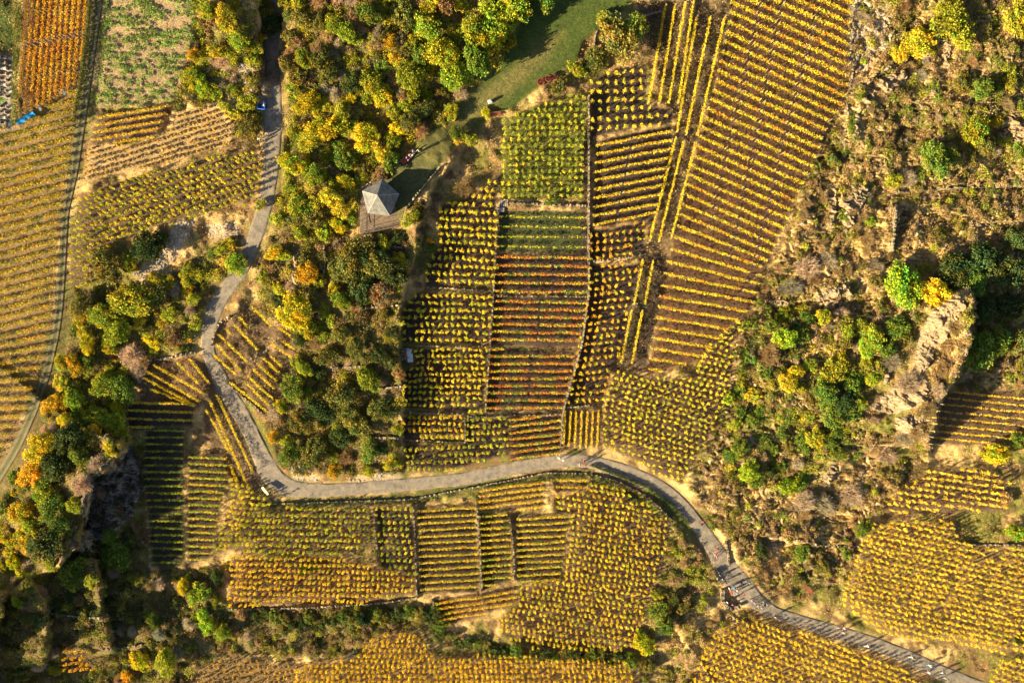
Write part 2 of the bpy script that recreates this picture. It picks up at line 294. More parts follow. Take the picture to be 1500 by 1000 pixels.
def f_leaf(t, b):
    at = N(t, 'ShaderNodeAttribute', attribute_name='col'); oi = N(t, 'ShaderNodeObjectInfo')
    c = mul(t, at.outputs['Color'], oi.outputs['Color']); t.links.new(c, b.inputs['Base Color'])
    b.inputs['Roughness'].default_value = .7
    tr = N(t, 'ShaderNodeBsdfTranslucent'); t.links.new(c, tr.inputs[0])
    mx = N(t, 'ShaderNodeMixShader'); mx.inputs[0].default_value = .28
    t.links.new(b.outputs[0], mx.inputs[1]); t.links.new(tr.outputs[0], mx.inputs[2])
    t.links.new(mx.outputs[0], t.nodes['Material Output'].inputs[0])
M['leaf'] = mk('leaf', f_leaf)
def plain(name, c, c2=None, sc_=4, rough=.85, bs=.3):
    def f(t, b):
        n = noise(t, sc_, 5, .7); c3 = c2 or tuple(x * .6 for x in c)
        r = ramp(t, n.outputs[0], [(.35, c3), (.65, c)]); t.links.new(r.outputs[0], b.inputs['Base Color'])
        b.inputs['Roughness'].default_value = rough; bump(t, b, n.outputs[0], bs, .05)
    M[name] = mk(name, f)
plain('bark', (.16, .11, .07)); plain('stake', (.55, .47, .36), (.3, .25, .18)); plain('twig', (.34, .25, .17), (.2, .14, .1))
plain('roof_slate', (.20, .19, .17), (.08, .085, .095), 1.4); plain('plank', (.27, .20, .14), (.15, .11, .08), 3); plain('beam', (.12, .08, .055))  # roof slate mottled by lichen and blue-grey tones
plain('bench_wood', (.30, .09, .05), (.2, .06, .04)); plain('cloth_blue', (.02, .30, .65), (.015, .2, .5)); plain('paint_blue', (.05, .16, .62), (.04, .12, .5), rough=.4)
plain('white_sheet', (.75, .73, .72), (.5, .48, .48)); plain('red_paint', (.42, .08, .05)); plain('cream', (.72, .64, .40), (.6, .5, .3)); plain('metal', (.25, .25, .26), rough=.4)
plain('rubber', (.03, .03, .03)); plain('skin', (.55, .33, .22), (.5, .29, .19), bs=0); plain('hair_dark', (.03, .02, .015)); plain('hair_fair', (.25, .15, .06)); plain('hair_grey', (.4, .38, .35))
plain('headstone', (.45, .40, .36), (.28, .25, .23)); plain('terracotta', (.30, .10, .06))
CL = dict(red=(.55, .05, .04), orange=(.75, .18, .05), white=(.8, .78, .75), blue=(.05, .2, .5), navy=(.02, .03, .09), black=(.015, .015, .02), pink=(.65, .2, .25), grey=(.3, .3, .31),
          skyblue=(.1, .4, .7), beige=(.5, .4, .28), brown=(.12, .07, .04), green=(.08, .2, .08), purple=(.25, .1, .3))
for k, c in CL.items(): plain('cloth_' + k if k != 'blue' else 'cloth_midblue', c, tuple(x * .8 for x in c), bs=.1)
def f_stone(t, b):
    tc = N(t, 'ShaderNodeTexCoord'); vo = N(t, 'ShaderNodeTexVoronoi'); vo.inputs['Scale'].default_value = 3.6
    t.links.new(tc.outputs['Object'], vo.inputs['Vector'])
    r = ramp(t, vo.outputs['Color'], [(.1, (.10, .08, .06)), (.5, (.20, .16, .11)), (.9, (.36, .29, .20))])
    e = ramp(t, vo.outputs['Distance'], [(.0, (1.1, 1.1, 1.1)), (.45, (1, 1, 1)), (.7, (.45, .45, .45))])
    t.links.new(mul(t, r.outputs[0], e.outputs[0]), b.inputs['Base Color']); bump(t, b, vo.outputs['Distance'], .8, .06)
M['stone'] = mk('stone', f_stone)
def f_rock(t, b):
    tc = N(t, 'ShaderNodeTexCoord'); mp = N(t, 'ShaderNodeMapping'); mp.inputs['Rotation'].default_value = (0, 0, math.radians(-38)); mp.inputs['Scale'].default_value = (.5, 3.2, 1)
    n = N(t, 'ShaderNodeTexNoise'); n.inputs['Scale'].default_value = 1.6; n.inputs['Detail'].default_value = 8; n.inputs['Roughness'].default_value = .75
    t.links.new(tc.outputs['Object'], mp.inputs[0]); t.links.new(mp.outputs[0], n.inputs['Vector'])
    r = ramp(t, n.outputs[0], [(.3, (.14, .105, .07)), (.5, (.38, .30, .2)), (.7, (.62, .52, .38))])
    t.links.new(r.outputs[0], b.inputs['Base Color']); bump(t, b, n.outputs[0], 1.0, .4)
M['rock'] = mk('rock', f_rock)
M['shaded_rock'] = M['rock'].copy(); M['shaded_rock'].name = 'shaded_rock'  # copy of the rock with the left cliff's shade put into its colour
for n_ in M['shaded_rock'].node_tree.nodes:
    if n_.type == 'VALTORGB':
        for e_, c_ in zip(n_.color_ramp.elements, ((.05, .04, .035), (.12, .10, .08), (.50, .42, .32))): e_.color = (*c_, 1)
for n_ in M['rock'].node_tree.nodes:
    if n_.type == 'VALTORGB':
        for e_, c_ in zip(n_.color_ramp.elements, ((.12, .085, .05), (.30, .22, .13), (.60, .49, .33))): e_.color = (*c_, 1)

# ------------------------------------------------------------------ object helpers
def put(name, me, parent=None, mats=()):
    o = bpy.data.objects.new(name, me); col.objects.link(o)
    if parent: o.parent = parent
    if me is not None:
        for m in mats:
            if len(me.materials) < len(mats): me.materials.append(M[m])
    return o
def tag(o, label=None, cat=None, group=None, kind=None):
    if label: o['label'] = label
    if cat: o['category'] = cat
    if group: o['group'] = group
    if kind: o['kind'] = kind
    return o
def empty(name, loc, rz=0.0):
    o = bpy.data.objects.new(name, None); col.objects.link(o); o.empty_display_size = .3
    o.location = [float(v) for v in loc]; o.rotation_euler[2] = rz; return o
def np_mesh(name, V, F, cols=None, mat='leaf', smooth=False):
    """V (n,3), F (m,k) all faces with k corners"""
    V = np.asarray(V, np.float32); F = np.asarray(F, np.int32); m, k = F.shape
    me = bpy.data.meshes.new(name); me.vertices.add(len(V)); me.vertices.foreach_set('co', V.ravel())
    me.loops.add(m * k); me.loops.foreach_set('vertex_index', F.ravel())
    me.polygons.add(m); me.polygons.foreach_set('loop_start', np.arange(0, m * k, k, dtype=np.int32))
    try: me.polygons.foreach_set('loop_total', np.full(m, k, np.int32))
    except Exception: pass
    me.polygons.foreach_set('use_smooth', np.full(m, smooth))
    me.update(calc_edges=True)
    if cols is not None:
        a = me.color_attributes.new('col', 'FLOAT_COLOR', 'POINT')
        c4 = np.ones((len(V), 4), np.float32); c4[:, :3] = cols; a.data.foreach_set('color', c4.ravel())
    me.materials.append(M[mat]); return me
def leaves(C, size, colr, flat=0.0, rg=None, aspect=.75, up=0.0):
    """random rhombic leaf faces at C (n,3); size (n,) ; colr (n,3)"""
    rg = rg or rng; n = len(C); C = np.asarray(C)
    a = rg.normal(size=(n, 3)); a[:, 2] *= (1 - flat); a[:, 2] += up * 3 * np.sign(a[:, 2]); a /= np.linalg.norm(a, axis=1)[:, None]
    b = rg.normal(size=(n, 3)); b[:, 2] *= (1 - flat); b -= (a * b).sum(1)[:, None] * a; b /= np.linalg.norm(b, axis=1)[:, None] + 1e-9
    s = np.asarray(size).reshape(-1, 1) * np.ones((n, 1))
    V = np.stack([C - a * s, C - b * s * aspect, C + a * s, C + b * s * aspect], 1).reshape(-1, 3)
    F = np.arange(4 * n).reshape(n, 4); return V, F, np.repeat(colr, 4, axis=0)
class MB:
    def __init__(s): s.v = []; s.f = []; s.m = []
    def add(s, vs, fs, mi=0):
        o = len(s.v); s.v += [tuple(map(float, v)) for v in vs]; s.f += [tuple(i + o for i in f) for f in fs]; s.m += [mi] * len(fs)
    def box(s, c, d, rz=0, mi=0, taper=1.0):
        x, y, z = c; a, b, h = d[0] / 2, d[1] / 2, d[2]; cs, sn = math.cos(rz), math.sin(rz); vs = []
        for zz, k in ((0, 1), (h, taper)):
            for sx, sy in ((-1, -1), (1, -1), (1, 1), (-1, 1)):
                u, w = sx * a * k, sy * b * k; vs.append((x + u * cs - w * sn, y + u * sn + w * cs, z + zz))
        s.add(vs, [(3, 2, 1, 0), (4, 5, 6, 7), (0, 1, 5, 4), (1, 2, 6, 5), (2, 3, 7, 6), (3, 0, 4, 7)], mi)
    def tube(s, p, q, r, r2=None, n=5, mi=0):
        p = Vector(p); q = Vector(q); r2 = r if r2 is None else r2; d = (q - p).normalized()
        a = d.orthogonal().normalized(); b = d.cross(a); vs = []
        for c, rr in ((p, r), (q, r2)):
            for i in range(n):
                t = 2 * math.pi * i / n; vs.append(c + a * math.cos(t) * rr + b * math.sin(t) * rr)
        s.add(vs, [(i, (i + 1) % n, n + (i + 1) % n, n + i) for i in range(n)] + [tuple(range(n - 1, -1, -1)), tuple(range(n, 2 * n))], mi)
    def ring(s, c, R, r, ax1, ax2, n=20, mi=0):
        c = Vector(c); ax1 = Vector(ax1); ax2 = Vector(ax2); nn = ax1.cross(ax2); vs = []; fs = []
        for i in range(n):
            t = 2 * math.pi * i / n; d = ax1 * math.cos(t) + ax2 * math.sin(t)
            for j in range(5):
                u = 2 * math.pi * j / 5; vs.append(c + d * (R + r * math.cos(u)) + nn * r * math.sin(u))
        for i in range(n):
            for j in range(5):
                fs.append((i * 5 + j, i * 5 + (j + 1) % 5, ((i + 1) % n) * 5 + (j + 1) % 5, ((i + 1) % n) * 5 + j))
        s.add(vs, fs, mi)
    def mesh(s, name, *mats, smooth=False):
        me = bpy.data.meshes.new(name); me.from_pydata(s.v, [], s.f); me.polygons.foreach_set('material_index', s.m)
        if smooth: me.polygons.foreach_set('use_smooth', [True] * len(s.f))
        me.update()
        for m in mats: me.materials.append(M[m])
        return me
    def build(s, name, parent, *mats, smooth=False): return put(name, s.mesh(name, *mats, smooth=smooth), parent)

# ------------------------------------------------------------------ terrain sheet
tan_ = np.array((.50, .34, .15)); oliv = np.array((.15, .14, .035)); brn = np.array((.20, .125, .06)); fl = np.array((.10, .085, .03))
n1 = fbm(GX / 60, GY / 60, 4)[..., None]; n2 = fbm(GX / 16 + 40, GY / 16, 3)[..., None]
CM = tan_ * (1 - sstep(.42, .6, n1)) + oliv * sstep(.42, .6, n1)
CM = CM * (1 - sstep(.5, .66, n2)) + brn * sstep(.5, .66, n2)
WOODS = {
 'W1':[(410,-40),(770,-40),(757,50),(735,82),(690,137),(655,167),(600,222),(566,256),(530,268),(522,300),(515,340),(470,350),(402,335),(400,280),(412,250),(420,200),(416,150)],
 'W2':[(284,-40),(392,-40),(388,140),(382,215),(345,200),(326,155),(258,155),(270,105),(286,60)],
 'W3':[(395,345),(520,345),(590,338),(600,380),(585,430),(588,695),(440,696),(402,680),(392,625),(400,600),(430,540),(438,510),(420,480),(380,440),(372,400)],
 'W4':[(92,440),(105,425),(130,425),(200,415),(262,395),(330,350),(350,350),(330,410),(300,450),(292,505),(268,518),(228,520),(204,540),(186,590),(186,645),(128,692),(120,770),(60,850),(-40,870),(-40,745),(40,640),(72,560),(84,500)],
 'W5':[(-40,870),(60,850),(120,800),(160,790),(215,750),(220,835),(320,830),(330,890),(635,890),(640,925),(610,925),(560,925),(520,962),(340,958),(280,985),(270,1040),(-40,1040)],
 'W7':[(1262,-40),(1540,-40),(1540,572),(1385,572),(1418,500),(1415,420),(1370,440),(1300,560),(1290,600),(1355,660),(1340,700),(1275,760),(1240,850),(1180,880),(1110,860),(1070,800),(1010,715),(1040,645),(1075,560),(1085,480),(1130,400),(1180,275),(1240,160)],
 'RIM':[(1415,425),(1426,470),(1420,505),(1402,545),(1378,600),(1364,655),(1340,700),(1318,650),(1352,592),(1366,560),(1366,520),(1392,485),(1412,450)],
 'RIM3':[(125,700),(185,660),(215,690),(225,760),(180,800),(125,795)],
 'RIM2':[(120,700),(160,668),(190,645),(192,610),(180,600),(150,640),(118,680),(100,760),(90,820),(112,810)],
 'W7b':[(1075,500),(1110,440),(1180,450),(1300,470),(1310,520),(1280,560),(1250,640),(1200,700),(1100,720),(1060,690),(1080,600)],
 'W7c':[(1340,110),(1500,60),(1510,260),(1340,260),(1320,200)],
 'W8':[(990,775),(1050,850),(1060,890),(1100,905),(1040,930),(1000,1040),(930,1040),(940,960),(950,880),(970,840)]}
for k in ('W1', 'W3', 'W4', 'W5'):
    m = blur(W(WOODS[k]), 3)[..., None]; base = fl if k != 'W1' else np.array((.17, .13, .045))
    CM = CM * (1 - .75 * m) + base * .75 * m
for p in PLOTS:
    m = blur(W(p['poly']), 2)[..., None]; c = np.array(SOIL[p['soil']]); c = c * (.75 + .5 * fbm(GX / 22, GY / 22, 3)[..., None])
    CM = CM * (1 - m) + c * m
def paint(poly, c, s=1.0, bl=2):
    global CM
    m = s * blur(W(poly), bl)[..., None]; CM = CM * (1 - m) + np.array(c) * m
paint(LAWN, (.06, .085, .02)); paint([(590,290),(570,262),(610,215),(700,135),(740,110),(800,60),(830,40),(800,90),(700,180),(640,245)], (.26, .19, .08), .4, 14)
paint(HUTPAD, (.10, .10, .04)); paint([(-40,-40),(20,-40),(20,75),(-40,80)], (.04, .07, .015)); paint([(-40,80),(20,80),(20,190),(-40,200)], (.22, .19, .17)); paint([(-40,142),(8,142),(8,152),(-40,152)], (.07, .15, .02))
paint([(1245,-20),(1300,-20),(1300,60),(1262,140),(1245,160),(1250,60)], (.46, .30, .15), .8, 8); paint([(1262,140),(1330,90),(1335,120),(1270,170),(1262,150)], (.5, .38, .22), .8, 4)
paint([(948,385),(975,360),(965,430),(945,545),(930,545)], SOIL['mid'], .9, 4); paint([(930,0),(1075,0),(1020,210),(985,360),(945,545),(890,545),(940,370),(990,180)], SOIL['dark'], .85, 3)
paint([(860,205),(862,690),(850,690),(852,205)], SOIL['dark'], .8); paint([(200,530),(300,522),(318,575),(290,600),(205,590)], SOIL['red'], .9); paint([(300,575),(325,575),(390,700),(370,740),(300,640)], SOIL['mid'], .9)
paint([(314,480),(355,445),(400,475),(440,505),(405,590),(392,612),(335,560),(310,520)], SOIL['mid'], .85)
paint([(395,735),(600,722),(820,690),(870,690),(990,750),(985,765),(860,700),(700,715),(610,738),(400,745)], (.07, .09, .02), .8)
for q in SCREE: paint(q, (.40, .31, .22), .85, 3)
for q in (CRAG, CRAG2, CRAG3, CRAG4, CRAG5, LEFTCLIFF): paint(q, (.36, .28, .19), .9, 2)
CM = CM * (1 - LEDGE[..., None]) + np.array((.50, .37, .21)) * LEDGE[..., None]
CM = np.clip(CM, .008, .9)
ox = np.concatenate([-200 - np.geomspace(14, 2600, 22)[::-1], gx, 1700 + np.geomspace(14, 2600, 22)])
oy = np.concatenate([-200 - np.geomspace(14, 2600, 22)[::-1], gy, 1200 + np.geomspace(14, 2600, 22)])
OX, OY = np.meshgrid(ox, oy); HZ = hgt(OX, OY)
out = (OY < -200) | (OY > 1200) | (OX < -200) | (OX > 1700)
HZ = np.where(out, HZ + 12 * (np.tanh((500 - OY) * S * .012) - np.tanh((500 - np.clip(OY, -200, 1200)) * S * .012)), HZ)
kx = 1 - HZ / HC; V = np.stack([(OX - 750) * S * kx, (500 - OY) * S * kx, HZ], -1).reshape(-1, 3)
ny, nx = OX.shape; idx = np.arange(ny * nx).reshape(ny, nx)
F = np.stack([idx[:-1, :-1], idx[1:, :-1], idx[1:, 1:], idx[:-1, 1:]], -1).reshape(-1, 4)
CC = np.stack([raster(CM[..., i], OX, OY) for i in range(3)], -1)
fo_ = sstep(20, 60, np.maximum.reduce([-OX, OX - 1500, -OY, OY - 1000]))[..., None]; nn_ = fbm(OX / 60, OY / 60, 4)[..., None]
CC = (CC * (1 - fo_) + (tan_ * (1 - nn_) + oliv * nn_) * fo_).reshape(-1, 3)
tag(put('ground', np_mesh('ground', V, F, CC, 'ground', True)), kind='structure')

def smooth_line(ln, step=4.0):
    ln = np.array(ln, float); d = np.r_[0, np.cumsum(np.hypot(*(ln[1:, :2] - ln[:-1, :2]).T))]
    t = np.arange(0, d[-1], step); o = np.stack([np.interp(t, d, ln[:, i]) for i in range(ln.shape[1])], 1)
    for _ in range(14):
        o[1:-1] = (o[:-2] + 2 * o[1:-1] + o[2:]) / 4
    return o
def strip(name, ln, mat, lift, nc=11, cols=None, edge=2.0, wscale=1.0):
    o = smooth_line(ln); d = np.gradient(o[:, :2], axis=0); d /= np.linalg.norm(d, axis=1)[:, None]; nrm = np.stack([-d[:, 1], d[:, 0]], 1)
    s = np.linspace(-.5, .5, nc); wob = (fbm(o[:, 0] / 9, o[:, 1] / 9, 3) - .5) * 2 * edge; wob2 = (fbm(o[:, 0] / 9 + 50, o[:, 1] / 9, 3) - .5) * 2 * edge
    w = o[:, 2:3] * wscale; off = s[None] * w; off[:, 0] += wob; off[:, -1] += wob2
    X = o[:, 0:1] + nrm[:, 0:1] * off; Y = o[:, 1:2] + nrm[:, 1:2] * off
    lf = np.full(off.shape, lift); lf[:, 0] = lf[:, -1] = -.12
    x, y, z = P(X, Y); z = z + lf; V = np.stack([x, y, z], -1).reshape(-1, 3); n_, c_ = X.shape
    I = np.arange(n_ * c_).reshape(n_, c_); F = np.stack([I[:-1, :-1], I[:-1, 1:], I[1:, 1:], I[1:, :-1]], -1).reshape(-1, 4)
    cc = None if cols is None else np.tile(np.array(cols), (n_, 1))
    return tag(put(name, np_mesh(name, V, F, cc, mat, True)), kind='structure')
strip('road', ROAD, 'road', .09, 13, edge=3.6)
gr = (.08, .085, .03); tn = (.17, .13, .085)
strip('track', TRACK, 'track', .09, 11, [gr, gr, tn, tn, gr, gr, gr, tn, tn, gr, gr], edge=1.2)

# ------------------------------------------------------------------ vines
def pick(cols, n, rg, x=None, y=None):
    cs = np.array([c for c, w in cols]); ws = np.array([w for c, w in cols], float); cw = np.cumsum(ws / ws.sum())
    if x is None: u = rg.random(n)
    else: u = np.clip((fbm(x / 10, y / 10, 2) - .5) * 1.7 + .5 + rg.normal(size=n) * .20, 0, .999)
    return cs[np.searchsorted(cw, u)]
def shade_var(n, rg, lo=.65, hi=1.25): return rg.uniform(lo, hi, (n, 1))
def row_leaves(pts, h, w, cols, dens=62, fill=1.0):
    """pts (n,2) map points about one unit apart"""
    n = int(len(pts) * S * dens * fill); i = rng.integers(0, len(pts), n); px = pts[i, 0] + rng.uniform(-.6, .6, n); py = pts[i, 1] + rng.uniform(-.6, .6, n)
    if fill < 1:
        k = fbm(px / 2.2, py / 2.2, 2) > .5 - .3 * (fill - .5); px, py = px[k], py[k]; n = len(px)
    zt = rng.beta(2.2, 1.3, n); z = .3 + (h - .3) * zt * (.8 + .4 * fbm(px / 3, py / 3, 2))
    x, y, g = P(px, py, h * .8); g = hgt(px, py); ww = w * (.75 + .6 * fbm(px / 4 + 9, py / 4, 2)) * np.sqrt(1 - .45 * zt)
    a = rng.uniform(0, 2 * np.pi, n); r = ww * np.sqrt(rng.random(n))
    C = np.stack([x + np.cos(a) * r, y + np.sin(a) * r, g + z], 1)
    cc = pick(cols, n, rng, px, py) * shade_var(n, rng)
    return leaves(C, rng.uniform(.065, .13, n), cc)
ROWMESH = []
def inside_runs(pts, poly, breaks):
    m = inpoly(pts[:, 0], pts[:, 1], poly)
    for b in breaks:
        d, _, _ = seg_dist(pts[:, 0], pts[:, 1], b); m &= d > 2.0
    runs = []; st = None
    for i, v in enumerate(m):
        if v and st is None: st = i
        if (not v or i == len(m) - 1) and st is not None:
            if i - st > 7: runs.append(pts[st:i])
            st = None
    return runs
ORD = ['first', 'second', 'third', 'fourth', 'fifth', 'sixth', 'seventh', 'eighth', 'ninth', 'tenth']
def ordn(i):
    if i < 10: return ORD[i]
    n = i + 1; return '%d%s' % (n, 'th' if 10 < n % 100 < 14 else {1: 'st', 2: 'nd', 3: 'rd'}.get(n % 10, 'th'))
def grid_line(p, k):
    if p['v']:
        ys = np.arange(-40, 1060, 1.0); x0 = p['y0'] + k * p['step']; return np.stack([x0 + p['slope'] * (ys - p['xr']), ys], 1)
    xs = np.arange(-40, 1560, 1.0); y0 = p['y0'] + k * p['step']; s = p['slope']
    if p['slope2'] is not None: s = s + (p['slope2'] - s) * float(sstep(*p['yr'], y0 + (0.3 * 60 if s > 0 else 0)))
    ys = y0 + s * (xs - p['xr']) + (fbm(xs / 25, np.full(xs.shape, k * 7.7), 2) - .5) * 2.2
    return np.stack([xs, ys], 1)
def cname(cols):
    return {YEL: 'yellow', GYL: 'yellow-green', GRN: 'green', ORG: 'orange', RED: 'red', AMB: 'amber', TAN: 'pale'}.get(max(cols, key=lambda c: c[1])[0], 'leafy')
_b = MB(); _b.tube((0, 0, -.2), (0, 0, 1.85), .038, n=4); POST = _b.mesh('post', 'stake')
def add_row(runs, p, label):
    allp = np.concatenate(runs); c = allp[len(allp) // 2]; X, Y, Z = [float(v) for v in P(c[0], c[1])]
    root = empty('vine_row', (X, Y, Z)); tag(root, label, 'vine row', 'vine rows of the ' + p['desc'])
    Vs, Fs, Cs = [], [], []; o = 0; 
    for r in runs:
        v, f, c_ = row_leaves(r, p['h'], p['w'], p['cols'], fill=p['fill']); Vs.append(v); Fs.append(f + o); Cs.append(c_); o += len(v)
        ends = list(range(0, max(1, len(r) - 20), 48)) + [len(r) - 1]
        for e in ends:
            x, y, z = [float(v) for v in place(r[e][0], r[e][1], 1.0)]
            po = put('post', POST, root); po.location = (x - X, y - Y, z - Z); po.rotation_euler = (rng.normal() * .03, rng.normal() * .03, 0)
    V_ = np.concatenate(Vs) - np.array([X, Y, Z])
    put('foliage', np_mesh('row_foliage', V_, np.concatenate(Fs), np.concatenate(Cs)), root)
DOTS = []      # (rank, plot, r, c, px, py)
for ip, p in enumerate(PLOTS):
    ks = range(-60, 130); lines = []
    for k in ks:
        g = grid_line(p, k); runs = inside_runs(g, p['poly'], p['breaks'])
        if runs: lines.append((k, runs))
    if p['kind'] == 'row':
        for i, (k, runs) in enumerate(lines):
            if sum(len(r) for r in runs) < 12: continue
            add_row(runs, p, '%s vine row, %s from %s, %s' % (cname(p['cols']), ordn(i), 'left' if p['v'] else 'top', p['desc']))
    else:
        r_ = 0
        for k, runs in lines:
            c_ = 0; ph = rng.uniform(0, 2.5)
            for r in runs:
                xs = np.arange(r[0][0] + ph, r[-1][0], p['dx'] * .92)
                for x in xs:
                    if rng.random() > p['fill'] * .97: continue
                    y = float(np.interp(x, r[:, 0], r[:, 1])) + rng.normal() * p['jit']
                    DOTS.append((p['rank'], ip, r_, c_, float(x) + rng.normal() * p['jit'], y)); c_ += 1
            if c_: r_ += 1
for grp, (desc, names) in {'long': ('long upright rows beside the slanting field', LINES), 'fan': ('fan-shaped plot left of the road', L2), 'slant': ('slanting plot right of the road', G1)}.items():
    q = dict(desc=desc, h=1.35, w=.24, cols=[(YEL, 6), (GYL, 2), (AMB, 1)], fill=1.0)
    srt = sorted([l for l in names if l[0] != l[1]], key=lambda l: l[0][0] + l[1][0])
    for i, (a, b) in enumerate(srt):
        n = int(math.dist(a, b)) + 1; t = np.linspace(0, 1, n)[:, None]; pts = np.array(a) * (1 - t) + np.array(b) * t
        add_row([pts], q, 'yellow vine row, %s from left, %s' % (ordn(i), desc))
# one vine: a stake with a column of leaves; eight shapes, shared
def vine_shape(h, w, seed, n=84):
    w = w * 1.12
    rg = np.random.default_rng(seed); t = rg.beta(1.8, 1.2, n); z = .35 + (h - .35) * t
    a = rg.uniform(0, 6.283, n); r = w * (1.2 - .55 * t) * np.sqrt(rg.random(n)) * (1 + .45 * np.sin(a * 2 + rg.uniform(0, 6)) + .3 * np.sin(a * 3 + rg.uniform(0, 6))); lean = rg.normal(size=2) * .08
    C = np.stack([np.cos(a) * r + lean[0] * t, np.sin(a) * r + lean[1] * t, z], 1); return C, rg.uniform(.07, .13, n), rg.uniform(.7, 1.25, (n, 1)) * np.ones((n, 3))
DOTS.sort(key=lambda d: (d[0], d[1]))
vm = {}
def meancol(p):
    w_ = np.array([w for c, w in p['cols']], float); return (np.array([c for c, w in p['cols']]) * w_[:, None]).sum(0) / w_.sum()
stake_mesh = None
b = MB(); b.tube((0, 0, -.2), (.03, .02, 1.95), .022, n=4); stake_mesh = b.mesh('stake', 'stake')
rest = []
nind = 0; curplot = None; lastok = True
for d in DOTS:
    rank, ip, r_, c_, px, py = d; p = PLOTS[ip]
    if ip != curplot:
        curplot = ip; cnt = sum(1 for e in DOTS if e[1] == ip); lastok = nind + cnt <= 300 and rank < 10
    if not lastok: rest.append(d); continue
    nind += 1; sd_ = int(rng.integers(0, 6)); key = (ip if False else round(p['h'], 2), sd_)
    if key not in vm:
        C, s_, cc = vine_shape(p['h'], p['w'], 100 + sd_); v, f, c4 = leaves(C, s_, cc, rg=np.random.default_rng(sd_)); vm[key] = np_mesh('vine_foliage', v, f, c4)
    root = empty('staked_vine', place(px, py, p['h'] * .7), rng.uniform(0, 6.28))
    cc = pick(p['cols'], 1, rng)[0]; root.scale = (rng.uniform(.75, 1.35), rng.uniform(.75, 1.35), rng.uniform(.75, 1.1))
    fo = put('foliage', vm[key], root); fo.color = (*(cc * .6 + meancol(p) * .4), 1); put('stake', stake_mesh, root)
    nm = {YEL: 'yellow', GYL: 'yellow-green', GRN: 'green', ORG: 'orange', RED: 'red', AMB: 'amber', TAN: 'pale'}.get(tuple(cc), 'leafy')
    tag(root, '%s vine, %s in row %d, %s' % (nm, ordn(c_), r_ + 1, p['desc']), 'grapevine', 'staked vines of the ' + p['desc'])
Vs, Fs, Cs = [], [], []; o = 0
for d in rest:
    p = PLOTS[d[1]]; C, s_, cc = vine_shape(p['h'] * rng.uniform(.7, 1.15), p['w'] * rng.uniform(.75, 1.3), int(rng.integers(1e6)), 74)
    x, y, z = place(d[4], d[5], p['h'] * .7); C = C + np.array([float(x), float(y), float(z)])
    v, f, c4 = leaves(C, s_, cc * (pick(p['cols'], 1, rng, np.array([d[4]]), np.array([d[5]]))[0] * .55 + meancol(p) * .45) * (.7 + .6 * fbm(np.array([d[4] / 30]), np.array([d[5] / 30]), 3)[0])); Vs.append(v); Fs.append(f + o); Cs.append(c4); o += len(v)
tag(put('staked_vines', np_mesh('staked_vines', np.concatenate(Vs), np.concatenate(Fs), np.concatenate(Cs))), 'remaining yellow vines on stakes filling the dotted plots of the slope', 'grapevines', kind='stuff')
sb = MB()
for d in rest:
    x, y, z = [float(v) for v in place(d[4], d[5], PLOTS[d[1]]['h'] * .7)]
    if PLOTS[d[1]]['h'] > .8: sb.tube((x, y, z - .1), (x + rng.normal() * .05, y + rng.normal() * .05, z + PLOTS[d[1]]['h'] + .3), .02, n=3)
tag(sb.build('vine_stakes', None, 'stake'), 'thin wooden stakes holding up the yellow vines of the dotted plots', 'stakes', kind='stuff')
print('individual vines', nind, 'rest', len(rest))

# ------------------------------------------------------------------ loose ground cover (stuff)
def scatter(name, label, cat, polys, dens, size, palette, hmax=.5, flat=.3, excl=None, thr=None, up=0.0, aspect=.5, nscale=12):
    Vs, Fs, Cs = [], [], []; o = 0
    for poly, dmul in polys:
        a = np.array(poly, float); x0, y0 = a.min(0); x1, y1 = a.max(0); x0 = max(x0, -30); y0 = max(y0, -30); x1 = min(x1, 1530); y1 = min(y1, 1030)
        n = int((x1 - x0) * (y1 - y0) * S * S * dens * dmul); px = rng.uniform(x0, x1, n); py = rng.uniform(y0, y1, n)
        k = inpoly(px, py, poly)
        if excl is not None: k &= ~excl(px, py)
        if thr is not None: k &= fbm(px / nscale, py / nscale, 3) > thr + rng.normal(size=n) * .06
        px, py = px[k], py[k]; n = len(px)
        if not n: continue
        clump = fbm(px / 7 + 30, py / 7, 3); x, y, z = P(px, py); C = np.stack([x, y, z + rng.random(n) * hmax * np.clip(clump * 2.6 - .8, .05, 1.4)], 1)
        u = np.clip((fbm(px / nscale + 5, py / nscale + 77, 4) - .5) * 2.6 + .5 + rng.normal(size=n) * .13, 0, .999)
        cs = np.array([c for c, w in palette]); cw = np.cumsum(np.array([w for c, w in palette], float)); cw /= cw[-1]
        cc = cs[np.searchsorted(cw, u)] * shade_var(n, rng, .6, 1.35)
        v, f, c4 = leaves(C, rng.uniform(*size, n), cc, flat=flat, aspect=aspect, up=up); Vs.append(v); Fs.append(f + o); Cs.append(c4); o += len(v)
    Vc = np.concatenate(Vs); tag(put(name, np_mesh(name, Vc, np.concatenate(Fs), np.concatenate(Cs))), label, cat, kind='stuff')
def onroad(px, py): return raster(ROADNEAR, px, py) > .55
def notwild(px, py): return (raster(LEDGE, px, py) > .55) | (raster(blur(VINE | LAWNM | PADM, 1), px, py) > .4) | onroad(px, py)
FRAME = [(-30, -30), (1530, -30), (1530, 1030), (-30, 1030)]
dry = [((.60, .42, .17), 4), ((.45, .30, .12), 3), ((.24, .15, .07), 2), ((.27, .23, .06), 3), ((.14, .15, .03), 2)]
scatter('dry_grass', 'dry tan and olive grass and low bramble covering the rough slopes', 'undergrowth', [(FRAME, 1)], 24, (.06, .17), dry, .75, .1, notwild, up=.25, aspect=.35, nscale=16)
grn_ = [((.06, .10, .02), 3), ((.12, .15, .02), 3), ((.20, .21, .03), 3), ((.36, .33, .04), 2)]
